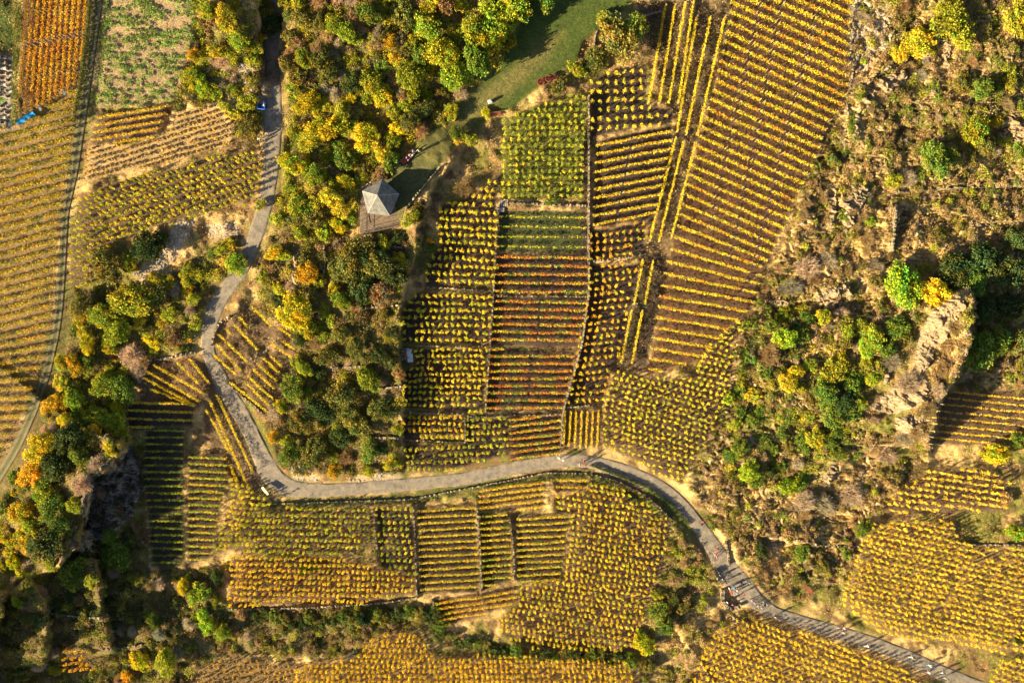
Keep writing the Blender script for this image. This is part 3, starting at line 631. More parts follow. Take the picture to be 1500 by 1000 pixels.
scatter('undergrowth', 'leafy green and yellow undergrowth between the trees and shrubs', 'undergrowth',
        [(WOODS['W1'], 1), (WOODS['W2'], .7), (WOODS['W3'], .9), (WOODS['W4'], .9), (WOODS['W5'], .6), (WOODS['W7'], .35), (WOODS['W8'], .6)], 14, (.08, .17), grn_, .9, .2, notwild, .42, aspect=.7)
Vs, Fs, Cs = [], [], []; o = 0
for p in PLOTS:
    c0, dn = p['litter']; a = np.array(p['poly'], float); x0, y0 = np.maximum(a.min(0), -30); x1, y1 = np.minimum(a.max(0), 1540)
    n = int((x1 - x0) * (y1 - y0) * S * S * dn); px = rng.uniform(x0, x1, n); py = rng.uniform(y0, y1, n); k = inpoly(px, py, p['poly']) & (fbm(px / 8, py / 8, 3) > .42); px, py = px[k], py[k]; n = len(px)
    if not n: continue
    x, y, z = P(px, py); C = np.stack([x, y, z + rng.uniform(.01, .14, n)], 1)
    cc = np.array(c0) * shade_var(n, rng, .35, 1.0); mxx = rng.random(n) < .35; cc[mxx] = np.array(BRN) * shade_var(int(mxx.sum()), rng, .6, 1.5)
    v, f, c4 = leaves(C, rng.uniform(.04, .10, n), cc, flat=.75); Vs.append(v); Fs.append(f + o); Cs.append(c4); o += len(v)
tag(put('fallen_leaves', np_mesh('fallen_leaves', np.concatenate(Vs), np.concatenate(Fs), np.concatenate(Cs))), 'fallen leaves and weeds lying between the vines', 'leaf litter', kind='stuff')
scatter('lawn_grass', 'short green grass on the ridge and beside the hut', 'grass', [(LAWN, 1)], 30, (.04, .09), [((.055, .095, .015), 4), ((.10, .15, .02), 3), ((.22, .18, .05), 2), ((.3, .22, .08), 1)], .12, .2, lambda a, b: inpoly(a, b, [(527, 262), (527, 340), (590, 330), (592, 306), (585, 284), (562, 262)]), up=.2, aspect=.3)
scatter('verge_grass', 'green verge grass along the edges of the road and track', 'grass',
        [([(395,728),(600,722),(820,690),(870,690),(1000,755),(985,765),(860,700),(700,715),(610,738),(400,742)], 1), ([(85,440),(100,440),(55,610),(-10,720),(-20,705)], .7), ([(130,0),(137,0),(96,300),(86,440),(80,440),(88,300)], 1)],
        16, (.06, .14), [((.05, .09, .015), 3), ((.12, .17, .02), 3), ((.26, .25, .04), 1)], .5, .1, onroad, up=.2, aspect=.4)
scatter('track_grass', 'rough grass growing along the middle and edges of the track', 'grass', [([(134,0),(152,0),(120,250),(104,330),(98,440),(90,505),(60,600),(-10,720),(-20,690),(38,600),(72,505),(80,440),(90,300),(110,200)], 1)], 9, (.05, .11), [((.07,.09,.02),3),((.16,.15,.04),2),((.28,.22,.09),1)], .35, .1, up=.2, aspect=.4)
scatter('roadside_grass', 'tall olive grass along the lower edge of the road', 'grass',
        [([(410,728),(440,731),(525,728),(600,721),(675,714),(750,698),(800,689),(860,686),(900,697),(940,712),(980,735),(1008,764),(1028,795),(1046,835),(1056,858),(1050,860),(1036,830),(1018,795),(1000,768),(970,740),(930,722),(895,706),(860,694),(800,697),(750,706),(675,722),(600,729),(525,735),(430,738)], 1),
         ([(1096,890),(1130,906),(1180,921),(1225,936),(1275,952),(1325,972),(1375,996),(1420,1016),(1410,1022),(1370,1004),(1320,981),(1270,960),(1220,944),(1175,930),(1125,914),(1090,898)], 1)],
        110, (.06, .14), [((.10, .12, .02), 3), ((.2, .2, .03), 3), ((.36, .28, .08), 2)], 1.9, .1, onroad, up=.2, aspect=.4)
def roadedge(px, py):
    dm = raster(_rm, px, py); return ~((dm > 7.5) & (dm < 15))
scatter('fallen_leaves', 'fallen leaves and tufts drifted along the margins of the road', 'leaf litter', [(FRAME, 1)], 10, (.05, .12), [((.40, .30, .08), 3), ((.2, .17, .05), 3), ((.12, .13, .03), 2)], .16, .6, roadedge)
def stones(name, label, polys, dens, smin, smax, mat='headstone'):
    sb = MB()
    for poly in polys:
        a = np.array(poly, float); x0, y0 = a.min(0); x1, y1 = a.max(0); n = int((x1 - x0) * (y1 - y0) * S * S * dens)
        for _ in range(n):
            px, py = rng.uniform(x0, x1), rng.uniform(y0, y1)
            if not bool(inpoly(np.array([px]), np.array([py]), poly)[0]): continue
            x, y, z = P(px, py); s_ = rng.uniform(smin, smax); sb.box((x, y, z - .05), (s_ * rng.uniform(.7, 1.6), s_, s_ * .5), rng.uniform(0, 3), 0, rng.uniform(.5, .9))
    tag(sb.build(name, None, mat), label, 'stones', kind='stuff')
stones('loose_stones', 'loose pale slate stones scattered over the scree patches', SCREE, 4.5, .12, .42)

# ------------------------------------------------------------------ rock outcrops
def patch(name, poly, amp, label, step=1.0, mat='rock', wb=9, big=1.0):
    a = np.array(poly, float); x0, y0 = a.min(0) - 4; x1, y1 = a.max(0) + 4
    X, Y = np.meshgrid(np.arange(x0, x1, step), np.arange(y0, y1, step)); m = inpoly(X + (fbm(X / 7, Y / 7, 3) - .5) * wb, Y + (fbm(X / 7 + 60, Y / 7, 3) - .5) * wb, poly).astype(float)
    for _ in range(10): m[1:-1, 1:-1] = (m[1:-1, 1:-1] + m[:-2, 1:-1] + m[2:, 1:-1] + m[1:-1, :-2] + m[1:-1, 2:]) / 5
    u = X * .80 + Y * .60; w = -X * .60 + Y * .80
    st = fbm(u / (22 * big) + fbm(X / 30, Y / 30, 2) * 2, w / (8 * big), 5); blk = fbm(X / (9 * big), Y / (9 * big), 4)
    st = np.floor(st * 9) / 9 * .65 + st * .35
    dz = (m - .45) * 1.1 + amp * m * (st * 1.3 - .45 + (blk - .5) * 1.5)
    dz = np.where(m < .35, -.6, dz)
    x, y, z = P(X, Y); x = x + (fbm(X / 3, Y / 3 + 9, 2) - .5) * .3; V = np.stack([x, y, z + dz], -1).reshape(-1, 3); n_, c_ = X.shape
    I = np.arange(n_ * c_).reshape(n_, c_); F = np.stack([I[:-1, :-1], I[1:, :-1], I[1:, 1:], I[:-1, 1:]], -1).reshape(-1, 4)
    keep = (m.reshape(-1)[F] > .05).any(1)
    return tag(put(name, np_mesh(name, V, F[keep], None, mat, False)), label, 'rock')
patch('rock_outcrop', CRAG, 1.7, 'large pale crag with slanting rock layers above the right-hand vineyard', .9, wb=6, big=1.9)
patch('rock_outcrop', CRAG2, 1.0, 'small sunlit boulder shelf in the middle of the right scrub slope')
patch('rock_outcrop', CRAG3, 1.0, 'broken pale ledges left of the short upright stone wall', .9)
patch('rock_outcrop', CRAG4, .8, 'tiny whitish rock face below the crag beside the scrub gully')
patch('rock_outcrop', CRAG5, .7, 'low pinkish rock lump at the lower edge of the slanting field')
patch('rock_outcrop', LEFTCLIFF, 2.2, 'dark shaded cliff face under the left-hand woods', .9, 'shaded_rock', 14)
for q_, lb_ in (([(1262,140),(1290,118),(1322,100),(1330,116),(1300,140),(1268,160)], 'tilted pale ledges under the amber tree at upper right'), ([(1248,168),(1262,160),(1262,196),(1246,206)], 'narrow pale ledge beside the right edge of the slanting field'),
    ([(1378,60),(1392,58),(1390,100),(1380,104)], 'thin upright rock rib between the two upper right trees'), ([(1460,170),(1500,165),(1515,205),(1470,215)], 'layered brown rocks near the right edge, upper part'),
    ([(1212,285),(1226,270),(1226,330),(1214,345)], 'left of two upright pale rock ribs beside the slanting field'), ([(1290,545),(1306,540),(1300,560),(1286,566)], 'little pale rock knob left of the crag'),
    ([(1310,610),(1355,605),(1352,640),(1318,645)], 'brown weathered rock slabs at the foot of the crag'), ([(1070,900),(1085,895),(1088,912),(1074,915)], 'small pale rock just under the viewpoint parapet'),
    ([(380,120),(398,118),(398,142),(384,146)], 'shaded rock at the top of the dark road gap'), ([(430,372),(440,368),(438,420),(428,415)], 'pale upright rock in the scrub left of the lookout woods')):
    patch('rock_outcrop', q_, .9, lb_, .9)

# ------------------------------------------------------------------ walls
def wall(line, wd_, ht, label, cat='stone wall', name='stone_wall', mat='stone'):
    o = smooth_line([(a, b, 0) for a, b in line], 2.2)[:, :2] if len(line) > 2 else np.array([np.array(line[0]) * (1 - t) + np.array(line[1]) * t for t in np.linspace(0, 1, max(3, int(math.dist(*line) / 2.2)))], float)
    d = np.gradient(o, axis=0); d /= np.linalg.norm(d, axis=1)[:, None]; nrm = np.stack([-d[:, 1], d[:, 0]], 1); n = len(o); V = []
    for i in range(n):
        j = rng.normal() * .05; hh = ht * .9 + rng.normal() * .10; w2 = (wd_ / 2 * .75 + rng.normal() * .04) / S
        for sgn, dz in ((-1, -.5), (-1, hh), (1, hh + j), (1, -.5)):
            q = o[i] + nrm[i] * sgn * w2; x, y, z = P(q[0], q[1]); x0, y0, z0 = P(o[i][0], o[i][1]); V.append((float(x), float(y), float(z0) + dz))
    F = []
    for i in range(n - 1):
        for k in range(4): F.append((i * 4 + k, i * 4 + (k + 1) % 4, i * 4 + 4 + (k + 1) % 4, i * 4 + 4 + k))
    F += [(3, 2, 1, 0), (n * 4 - 4, n * 4 - 3, n * 4 - 2, n * 4 - 1)]
    me = bpy.data.meshes.new(name); me.from_pydata(V, [], F); me.materials.append(M[mat]); me.update()
    return tag(put(name, me), label, cat)
WALLS = [
 ([(862,142),(862,300),(862,430),(852,505),(836,560),(824,606),(822,656)], .35, 1.3, 'long upright stone wall left of the dark dotted plots in the centre'),
 ([(731,300),(726,370),(723,430),(718,505),(711,604)], .3, .9, 'upright stone wall left of the red-leaved plots'),
 ([(735,297),(800,300),(860,302)], .35, .5, 'pale terrace wall under the green-tinged plot below the brown bench'),
 ([(624,421),(680,424),(722,427)], .35, .5, 'terrace wall below the upper dotted plot right of the lookout'),
 ([(724,434),(800,434),(860,435)], .3, .3, 'thin terrace edge between the upper and middle red-leaved plots'),
 ([(612,506),(660,508),(716,507)], .35, .5, 'terrace wall right of the white slab shelter'),
 ([(590,604),(680,606)], .35, .5, 'terrace wall above the low wide dotted terrace'),
 ([(683,610),(745,609),(822,606)], .3, .4, 'terrace wall above the lowest dotted terrace and orange rows'),
 ([(592,644),(682,648)], .3, .5, 'terrace wall under the low wide dotted terrace'),
 ([(681,610),(682,648)], .3, .7, 'short upright wall between the two lowest dotted terraces'),
 ([(862,384),(905,379),(945,372)], .35, .5, 'terrace wall crossing the dotted plots right of centre'),
 ([(828,597),(860,594),(890,592)], .35, .5, 'short terrace wall above the upright yellow rows'),
 ([(606,742),(609,800),(611,872)], .35, .9, 'upright field wall left of the neat yellow rows below the road'),
 ([(699,742),(703,800),(706,866)], .35, .9, 'upright field wall right of the neat yellow rows'),
 ([(746,756),(752,800),(754,852)], .35, 1.0, 'upright wall of the dark gap among the striped plots'),
 ([(548,745),(553,806)], .3, .6, 'short upright wall inside the greenish plots below the road'),
 ([(335,891),(450,889),(560,882),(612,874)], .35, .6, 'long low wall above the dark bottom hedge'),
 ([(634,876),(638,900),(645,920)], .35, .8, 'short wall on the left edge of the tilted plot'),
 ([(372,738),(450,736),(600,731),(700,712),(800,692),(862,693)], .3, .4, 'thin pale wall following the lower edge of the road'),
 ([(866,694),(910,706),(950,728),(985,762)], .3, .4, 'curved pale ledge below the road bend on the right'),
 ([(206,560),(207,548),(212,538),(222,528)], .5, .9, 'grey dry-stone wall rounding the top of the fan-shaped plot'),
 ([(228,526),(245,526),(262,520),(290,516)], .5, .8, 'grey dry-stone wall from the fan-shaped plot to the road'),
 ([(312,506),(316,484),(326,470),(338,464)], .5, .8, 'dark dry-stone wall beside the road at the slanting plot'),
 ([(333,560),(393,612)], .35, .5, 'pale straight edging wall between the road and slanting plot'),
 ([(338,540),(392,513)], .5, .25, 'stepped stone path crossing the slanting plot'),
 ([(1248,100),(1240,150),(1233,235)], .4, .8, 'upright pale wall on the right edge of the big slanting field'),
 ([(1310,300),(1304,368)], .4, 1.2, 'short upright wall amid the right scrub slope'),
 ([(1310,282),(1400,276),(1530,272)], .5, .9, 'long level terrace wall crossing the upper right slope'),
 ([(1430,330),(1530,325)], .5, .8, 'level terrace wall near the right edge above the dark trees'),
 ([(1265,128),(1300,100),(1335,86),(1362,84)], .4, .7, 'slanting terrace wall under the amber tree at upper right'),
 ([(1310,622),(1360,614)], .35, .7, 'weathered wall fragment at the foot of the pale crag'),
 ([(1062,792),(1066,806),(1067,828)], .35, .8, 'pale retaining wall right of the path above the viewpoint'),
 ([(1058,862),(1056,872),(1058,882),(1066,890),(1076,889),(1084,884)], .7, 1.0, 'curved stone parapet of the roadside viewpoint'),
 ([(470,537),(500,539),(532,536)], .4, .8, 'ruined terrace wall high in the bushes below the lookout'),
 ([(505,567),(545,570),(590,566)], .4, .8, 'ruined terrace wall left of the third dotted terrace'),
 ([(515,453),(550,450),(590,447)], .4, .8, 'ruined terrace wall in the dark bushes under the lookout'),
 ([(525,640),(585,641)], .4, .8, 'ruined terrace wall in the bushes above the road straight'),
 ([(490,362),(530,355),(592,364)], .4, .8, 'ruined terrace wall just below the timber deck'),
 ([(475,360),(478,390),(470,420)], .4, .8, 'crumbling upright wall in the scrub left of the dark bushes'),
 ([(70,895),(120,902),(190,905)], .4, .8, 'overgrown wall across the dark lower left slope'),
 ([(120,922),(185,925)], .4, .6, 'short overgrown wall in the bottom left shade'),
 ([(150,950),(165,949),(230,940)], .3, .5, 'broken wall above the tiny orange plot in the shade'),
 ([(1008,945),(1030,975),(1045,1000)], .3, .5, 'yellowish slanting wall line at the bottom right of centre'),
 ([(870,70),(873,45),(968,18)], .08, .9, 'thin rail beside the bush above the long upright rows'),
 ([(1170,790),(1200,798),(1260,800)], .35, .6, 'low terrace wall in the scrub above the red bench'),
 ([(1400,795),(1440,797),(1500,797)], .35, .6, 'pale terrace wall above the golden hillside plot'),
]
for l, w_, h_, lb in WALLS:
    if 'rail' in lb: wall(l, w_, h_, lb, 'railing', 'railing', 'metal')
    else: wall(l, w_, h_, lb)
wall([(644,246),(622,272),(594,308)], .28, .9, 'grey parapet wall running from the lookout along the dark drop')
wall([(531,276),(548,266),(572,247),(600,226)], .16, .9, 'thin dark parapet behind the lookout on the wood side')

# ------------------------------------------------------------------ lookout hut and deck
def W3(px, py, z): k = 1 - z / HC; return ((px - 750) * S * k, (500 - py) * S * k, z)
zb = float(hgt(560, 285)) + .05
hut = empty('lookout_hut', W3(555, 288, zb)); O = Vector(hut.location)
tag(hut, 'five-sided stone lookout hut with a pointed grey slate roof on the ridge', 'hut')
ev = [(560, 262), (584, 284), (571, 315.5), (539, 312), (531, 280)]; ze = zb + 2.5; za = zb + 6.0
E = [Vector(W3(a, b, ze)) - O for a, b in ev]; A = Vector(W3(552.5, 286, za)) - O
cen = sum(E, Vector()) / 5
mb = MB()
for i in range(5):
    a, b_ = E[i], E[(i + 1) % 5]
    # courses of slates: thin overlapping steps on each face
    nn = 11
    for k in range(nn):
        t0, t1 = k / nn, (k + 1) / nn
        up_ = Vector((0, 0, .035))
        p0, p1 = a.lerp(A, t0), b_.lerp(A, t0); q0, q1 = a.lerp(A, t1), b_.lerp(A, t1)
        nrm_ = (b_ - a).cross(A - a).normalized(); nrm_ = nrm_ if nrm_.z > 0 else -nrm_
        lo = nrm_ * .05
        mb.add([p0 + lo, p1 + lo, q1, q0, p0 - nrm_ * .05, p1 - nrm_ * .05], [(0, 1, 2, 3), (4, 5, 1, 0)])
mb.add([e - Vector((0, 0, .08)) for e in E], [(4, 3, 2, 1, 0)])
mb.build('roof', hut, 'roof_slate')
mb = MB()
for e in E: mb.tube(e, A, .06, .05, 5)
mb.build('ridge_cap', hut, 'headstone')
mb = MB()
for i in range(5): mb.tube(E[i] + Vector((0, 0, -.1)), E[(i + 1) % 5] + Vector((0, 0, -.1)), .07, n=5)
mb.build('gutter', hut, 'metal')
mb = MB(); Wl = [cen + (e - cen) * .84 for e in E]
ins = [cen + (e - cen) * .72 for e in E]
vs = []
for z_, ring_ in ((-3.0, Wl), (2.38, Wl)):
    vs += [(w_.x, w_.y, z_) for w_ in ring_]
mb.add(vs, [(i, (i + 1) % 5, 5 + (i + 1) % 5, 5 + i) for i in range(5)])
mb.build('wall', hut, 'stone')
for i in (1, 2, 3, 4):
    a, b_ = Wl[i], Wl[(i + 1) % 5]; m_ = (a + b_) / 2; d_ = (b_ - a).normalized(); n_ = Vector((m_.x - cen.x, m_.y - cen.y, 0)).normalized(); ang = math.atan2(d_.y, d_.x)
    mb = MB(); mb.box((m_.x + n_.x * .02, m_.y + n_.y * .02, .9), (1.0, .1, 1.0), ang); wn = mb.build('window', hut, 'beam')
    mb = MB(); mb.box((m_.x + n_.x * .06, m_.y + n_.y * .06, .98), (.8, .06, .84), ang); mb.build('pane', wn, 'metal')
a, b_ = Wl[0], Wl[1]; m_ = (a + b_) / 2; d_ = (b_ - a).normalized(); n_ = Vector((m_.x - cen.x, m_.y - cen.y, 0)).normalized()
mb = MB(); mb.box((m_.x + n_.x * .04, m_.y + n_.y * .04, .0), (1.0, .1, 2.0), math.atan2(d_.y, d_.x)); dr = mb.build('door', hut, 'plank')
mb = MB(); mb.box((m_.x + n_.x * .12 + d_.x * .35, m_.y + n_.y * .12 + d_.y * .35, 1.0), (.12, .06, .05), math.atan2(d_.y, d_.x)); mb.build('handle', dr, 'metal')
dk_ = empty('timber_deck', W3(558, 312, zb - .1)); O2 = Vector(dk_.location); zd = zb - .02
tag(dk_, 'brown timber viewing deck fanned out below the slate-roofed hut', 'deck')
DP = [(527, 300), (533, 270), (540, 268), (575, 300), (592, 306), (587.5, 324), (587, 331), (558, 337), (527, 344)]
mb = MB(); pts = [Vector(W3(a, b, zd)) - O2 for a, b in DP]; lo = [p_ - Vector((0, 0, 2.6)) for p_ in pts]; n = len(pts)
mb.add(pts + lo, [tuple(range(n - 1, -1, -1))] + [(i, (i + 1) % n, n + (i + 1) % n, n + i) for i in range(n)]); mb.build('platform', dk_, 'plank')
mb = MB()
for (a, b), (c, d) in [((539, 312), (542, 327)), ((542, 327), (563, 313)), ((542, 327), (528, 334)), ((562, 320), (590, 312)), ((527, 340), (587, 328)), ((546, 331), (588, 321))]:
    mb.tube(Vector(W3(a, b, zd + .03)) - O2, Vector(W3(c, d, zd + .03)) - O2, .05, n=4)
mb.build('joint_beam', dk_, 'beam')
mb = MB()
rl = [(527, 303), (526.5, 345), (588, 331.5), (592.5, 307)]
for i in range(3):
    a, b_ = Vector(W3(*rl[i], zd)) - O2, Vector(W3(*rl[i + 1], zd)) - O2
    for hh in (.5, 1.0): mb.tube(a + Vector((0, 0, hh)), b_ + Vector((0, 0, hh)), .03, n=4)
    for k in range(7):
        c_ = a.lerp(b_, k / 6); mb.tube(c_, c_ + Vector((0, 0, 1.02)), .03, n=4)
mb.build('railing', dk_, 'beam')
pl = MB()
for k in range(15):
    t = k / 14; a = Vector(W3(527 + 2, 306 + 36 * t, zd + .012)) - O2; b_ = Vector(W3(588, 309 + 20 * t, zd + .012)) - O2
    pl.tube(a, b_, .012, n=3)
pl.build('board_gap', dk_, 'beam')

# ------------------------------------------------------------------ small built things
def gx_(px, py): return [float(v) for v in P(px, py)]
# shelter of slabs
x, y, z = gx_(598, 519); r_ = empty('slab_shelter', (x, y, z)); tag(r_, 'little ruined shelter of white slabs and rubble on a terrace corner', 'shelter')
mb = MB(); mb.box((-.15, .1, -.1), (2.0, 2.2, .9)); mb.build('wall', r_, 'stone')
mb = MB(); mb.box((.45, -.6, .82), (.95, 1.5, .06), .05); mb.box((.25, .55, .84), (.8, .9, .05), -.2); mb.build('roof_sheet', r_, 'white_sheet')
mb = MB(); mb.box((-.55, .2, .8), (.42, .6, .35), .05); mb.build('crate', r_, 'red_paint')
mb = MB()
for i in range(16): mb.box((rng.uniform(-1.0, .5), rng.uniform(-.9, 1.1), .78), (rng.uniform(.15, .4), rng.uniform(.12, .3), .14), rng.uniform(0, 3), 0, .8)
mb.build('rubble', r_, 'headstone')
# steps
x, y, z = gx_(736, 303); r_ = empty('stone_steps', (x, y, z)); tag(r_, 'grey stone steps and slab beside the upper end of the upright wall', 'steps')
for i in range(5):
    mb = MB(); mb.box((-.45 + i * .32, .6, -.1), (.24, 1.1, .45 + .03 * i)); mb.build('step', r_, 'headstone')
mb = MB(); mb.box((-.35, -.45, -.05), (1.3, .75, .35)); mb.build('slab', r_, 'headstone')
# benches
def bench(px, py, rz, label, L=2.0):
    x, y, z = gx_(px, py); r_ = empty('park_bench', (x, y, z), rz); tag(r_, label, 'bench')
    mb = MB()
    for i in range(4): mb.box((0, -.2 + i * .135, .43), (L, .11, .04))
    mb.build('seat', r_, 'bench_wood')
    mb = MB()
    for i in range(3): mb.box((0, .3 + i * .03, .55 + i * .14), (L, .035, .11))
    mb.build('backrest', r_, 'bench_wood')
    for sx in (-1, 1):
        for sy in (-.15, .22):
            mb = MB(); mb.box((sx * L * .4, sy, -.1), (.08, .08, .54)); mb.build('leg', r_, 'beam')
bench(725, 169.5, math.radians(8), 'dark red wooden bench at the foot of the lawn', 2.1)
bench(1183, 863, math.radians(-42), 'red wooden bench in dry grass above the road', 1.9)
bench(599, 231, math.radians(48), 'long bench with seated people on the ridge path', 3.0)
# info board, post, tarpaulin, cart
x, y, z = gx_(391, 717); r_ = empty('information_board', (x, y, z), math.radians(-52)); tag(r_, 'slanted cream information board at the outer edge of the hairpin', 'sign board')
mb = MB(); mb.add([(-.85, -.30, .95), (.85, -.30, .95), (.85, .22, 1.35), (-.85, .22, 1.35), (-.85, -.33, .90), (.85, -.33, .90), (.85, .19, 1.30), (-.85, .19, 1.30)],
                  [(0, 1, 2, 3), (7, 6, 5, 4), (0, 4, 5, 1), (1, 5, 6, 2), (2, 6, 7, 3), (3, 7, 4, 0)]); mb.build('panel', r_, 'cream')
for sx in (-.7, .7): mb = MB(); mb.box((sx, 0, -.2), (.09, .09, 1.3)); mb.build('post', r_, 'beam')
x, y, z = gx_(718, 150); r_ = empty('stone_marker', (x, y, z)); tag(r_, 'small white marker stone standing on the lawn', 'marker')
mb = MB(); mb.box((0, 0, -.1), (.7, .5, 1.0), .3, 0, .8); mb.build('block', r_, 'white_sheet'); mb = MB(); mb.box((0, 0, .9), (.35, .3, .25), .3, 0, .3); mb.build('cap', r_, 'white_sheet')
x, y, z = gx_(40, 174); mb = MB(); vs = []; fs = []
for i in range(15):
    for j in range(5): vs.append(((i / 14 - .5) * 3.3, (j / 4 - .5) * .85, .55 + .1 * math.sin(i * 1.3 + j) + .25 * math.exp(-((j - 2) / 1.2) ** 2) + float(rng.normal() * .03)))
for i in range(14):
    for j in range(4): a = i * 5 + j; fs.append((a, a + 5, a + 6, a + 1))
vs += [(v[0], v[1], v[2] - .07) for v in vs[:75]]; fs += [tuple(75 + q for q in reversed(f)) for f in list(fs)]
mb.add(vs, fs); tp = mb.build('tarpaulin', None, 'cloth_blue', smooth=True); tp.location = (x, y, z); tp.rotation_euler[2] = math.radians(31); tag(tp, 'bright blue tarpaulin draped along the end of the orange rows', 'tarpaulin')
x, y, z = gx_(385, 156); r_ = empty('hand_cart', (x, y, z), -.1); tag(r_, 'small bright blue box cart parked on the shaded road edge', 'cart')
mb = MB(); mb.box((0, 0, .35), (1.2, 1.3, .06))
for sx, sy, a, b_ in ((.6, 0, .06, 1.3), (-.6, 0, .06, 1.3), (0, .65, 1.2, .06), (0, -.65, 1.2, .06)): mb.box((sx, sy, .38), (a, b_, .6))
mb.build('tub', r_, 'paint_blue')
mb = MB(); mb.box((-.15, .1, .42), (.5, .6, .35), .2); mb.build('load', r_, 'cloth_navy'); mb = MB(); mb.box((.35, .2, .45), (.2, .7, .5), .1); mb.build('panel', r_, 'white_sheet')
for s_ in (-1, 1): mb = MB(); mb.ring((s_ * .68, 0, .3), .26, .05, (0, 1, 0), (0, 0, 1)); mb.build('wheel', r_, 'rubber')
mb = MB(); mb.tube((0, -.6, .45), (.1, -1.2, .7), .03); mb.build('handle', r_, 'metal')
# two trestles at the end of the orange rows
for (px, py, lb) in ((62, 160, 'lower grey trestle below the orange vine rows'), (97, 137, 'upper grey trestle below the orange vine rows')):
    x, y, z = gx_(px, py); r_ = empty('trestle', (x, y, z), .5); tag(r_, lb, 'trestle')
    mb = MB(); mb.box((0, 0, .8), (.4, 1.1, .06)); mb.build('top', r_, 'metal')
    for sx in (-.16, .16):
        for sy in (-.45, .45): mb = MB(); mb.tube((sx * 1.5, sy, -.1), (sx, sy, .8), .025); mb.build('leg', r_, 'metal')
# cemetery
gi = 0
for c_, xs in enumerate((4.5, 14.5)):
    for k in range(13):
        py = 84 + k * 8.0 + c_ * 2
        if k == 8: continue
        x, y, z = gx_(xs + rng.normal() * .5, py); r_ = empty('gravestone', (x, y, z), rng.normal() * .05)
        tag(r_, 'grey grave with headstone, %s from the top in the %s column' % (ordn(k if k < 8 else k - 1), ('left', 'right')[c_]), 'grave', 'graves in the cemetery at the left edge')
        mb = MB(); mb.box((.05, 0, -.1), (.85, .55, .22)); mb.build('kerb', r_, 'headstone')
        mb = MB(); mb.box((-.38, 0, .0), (.16, .5, .75), 0, 0, .85); mb.build('headstone', r_, 'headstone' if (k + c_) % 3 else 'white_sheet')
        mb = MB(); mb.box((.08, 0, .12), (.6, .36, .05)); mb.build('grave_bed', r_, ['beam', 'white_sheet', 'plank'][(k * 2 + c_) % 3])
# large pots by the lawn
for i, (px, py, lb) in enumerate(((792, 122, 'largest brick-red planter at the lawn edge'), (803, 117, 'middle dark red planter at the lawn edge'), (812, 115, 'right-hand dark planter at the lawn edge'))):
    x, y, z = gx_(px, py); r_ = empty('planter', (x, y, z)); tag(r_, lb, 'planter'); R = .62 - i * .08; mb = MB(); vs = []; n = 14
    prof = [(R * .7, -.1), (R, .7), (R * 1.06, .72), (R * 1.06, .8), (R * .88, .8), (R * .85, .66)]
    for rr, zz in prof: vs += [(rr * math.cos(6.2832 * j / n), rr * math.sin(6.2832 * j / n), zz) for j in range(n)]
    mb.add(vs, [(a * n + j, a * n + (j + 1) % n, (a + 1) * n + (j + 1) % n, (a + 1) * n + j) for a in range(len(prof) - 1) for j in range(n)] + [tuple(range(5 * n, 6 * n))])
    mb.build('pot', r_, 'terracotta')
    C = rng.normal(size=(60, 3)) * np.array([R * .35, R * .35, .12]) + np.array([0, 0, .85]); v, f, c4 = leaves(C, np.full(60, .1), np.array((.16, .05, .03)) * shade_var(60, rng)); put('foliage', np_mesh('pot_plant', v, f, c4), r_)

# ------------------------------------------------------------------ trees and shrubs
def crown_mesh(seed, nblob, nleaf, ls, kind):
    """unit crown: radius 1, height about 1 (z 0..1) ; leaves on the skins of many uneven clumps"""
    rg = np.random.default_rng(seed)
    a = rg.uniform(0, 6.283, nblob); r = .74 * np.sqrt(rg.random(nblob)); z = .38 + .42 * rg.random(nblob) * (1 - r * .6)
    br = rg.uniform(.14, .34, nblob) * (1.0 - .35 * r); bc = np.stack([r * np.cos(a), r * np.sin(a), z], 1)
    i = rg.integers(0, nblob, nleaf); d = rg.normal(size=(nleaf, 3)); d /= np.linalg.norm(d, axis=1)[:, None]; d[:, 2] = np.abs(d[:, 2]) * np.where(rg.random(nleaf) < .8, 1, -1)
    rr = br[i] * rg.uniform(.55, 1.35, nleaf) ; C = bc[i] + d * rr[:, None] * np.array([1, 1, .75])
    C[:, 2] = np.maximum(C[:, 2], .05)
    cv = (rg.uniform(.75, 1.25, nblob))[i][:, None] * rg.uniform(.72, 1.28, (nleaf, 1)); hue = rg.normal(size=(nleaf, 1)) * .10 + (rg.normal(size=nblob) * .17)[i][:, None]
    cc = np.concatenate([cv * (1 + hue), cv, cv * (1 - hue)], 1)
    return leaves(C, rg.uniform(ls * .6, ls * 1.3, nleaf), cc, rg=rg), bc
def trunk_mesh(bc, seed, h0=.0, limbs=9):
    rg = np.random.default_rng(seed); mb = MB(); mb.tube((0, 0, -.15), (rg.normal() * .04, rg.normal() * .04, .38), .055, .035, 6)
    for i in range(min(limbs, len(bc))):
        q = bc[i]; m_ = (q[0] * .4, q[1] * .4, .2 + .5 * q[2] * .6); mb.tube((0, 0, .22), m_, .03, .02, 4); mb.tube(m_, tuple(q), .02, .008, 4)
    return mb
CR = {}; 
for k in range(7):
    (v, f, c4), bc = crown_mesh(50 + k, 60, 4200, .046, 'tree'); CR['tree', k] = (np_mesh('tree_crown', v, f, c4), trunk_mesh(bc, k, limbs=12).mesh('trunk', 'bark'))
for k in range(6):
    (v, f, c4), bc = crown_mesh(90 + k, 30, 1900, .062, 'shrub'); CR['shrub', k] = (np_mesh('shrub_crown', v, f, c4), trunk_mesh(bc, k + 9, limbs=6).mesh('stems', 'bark'))
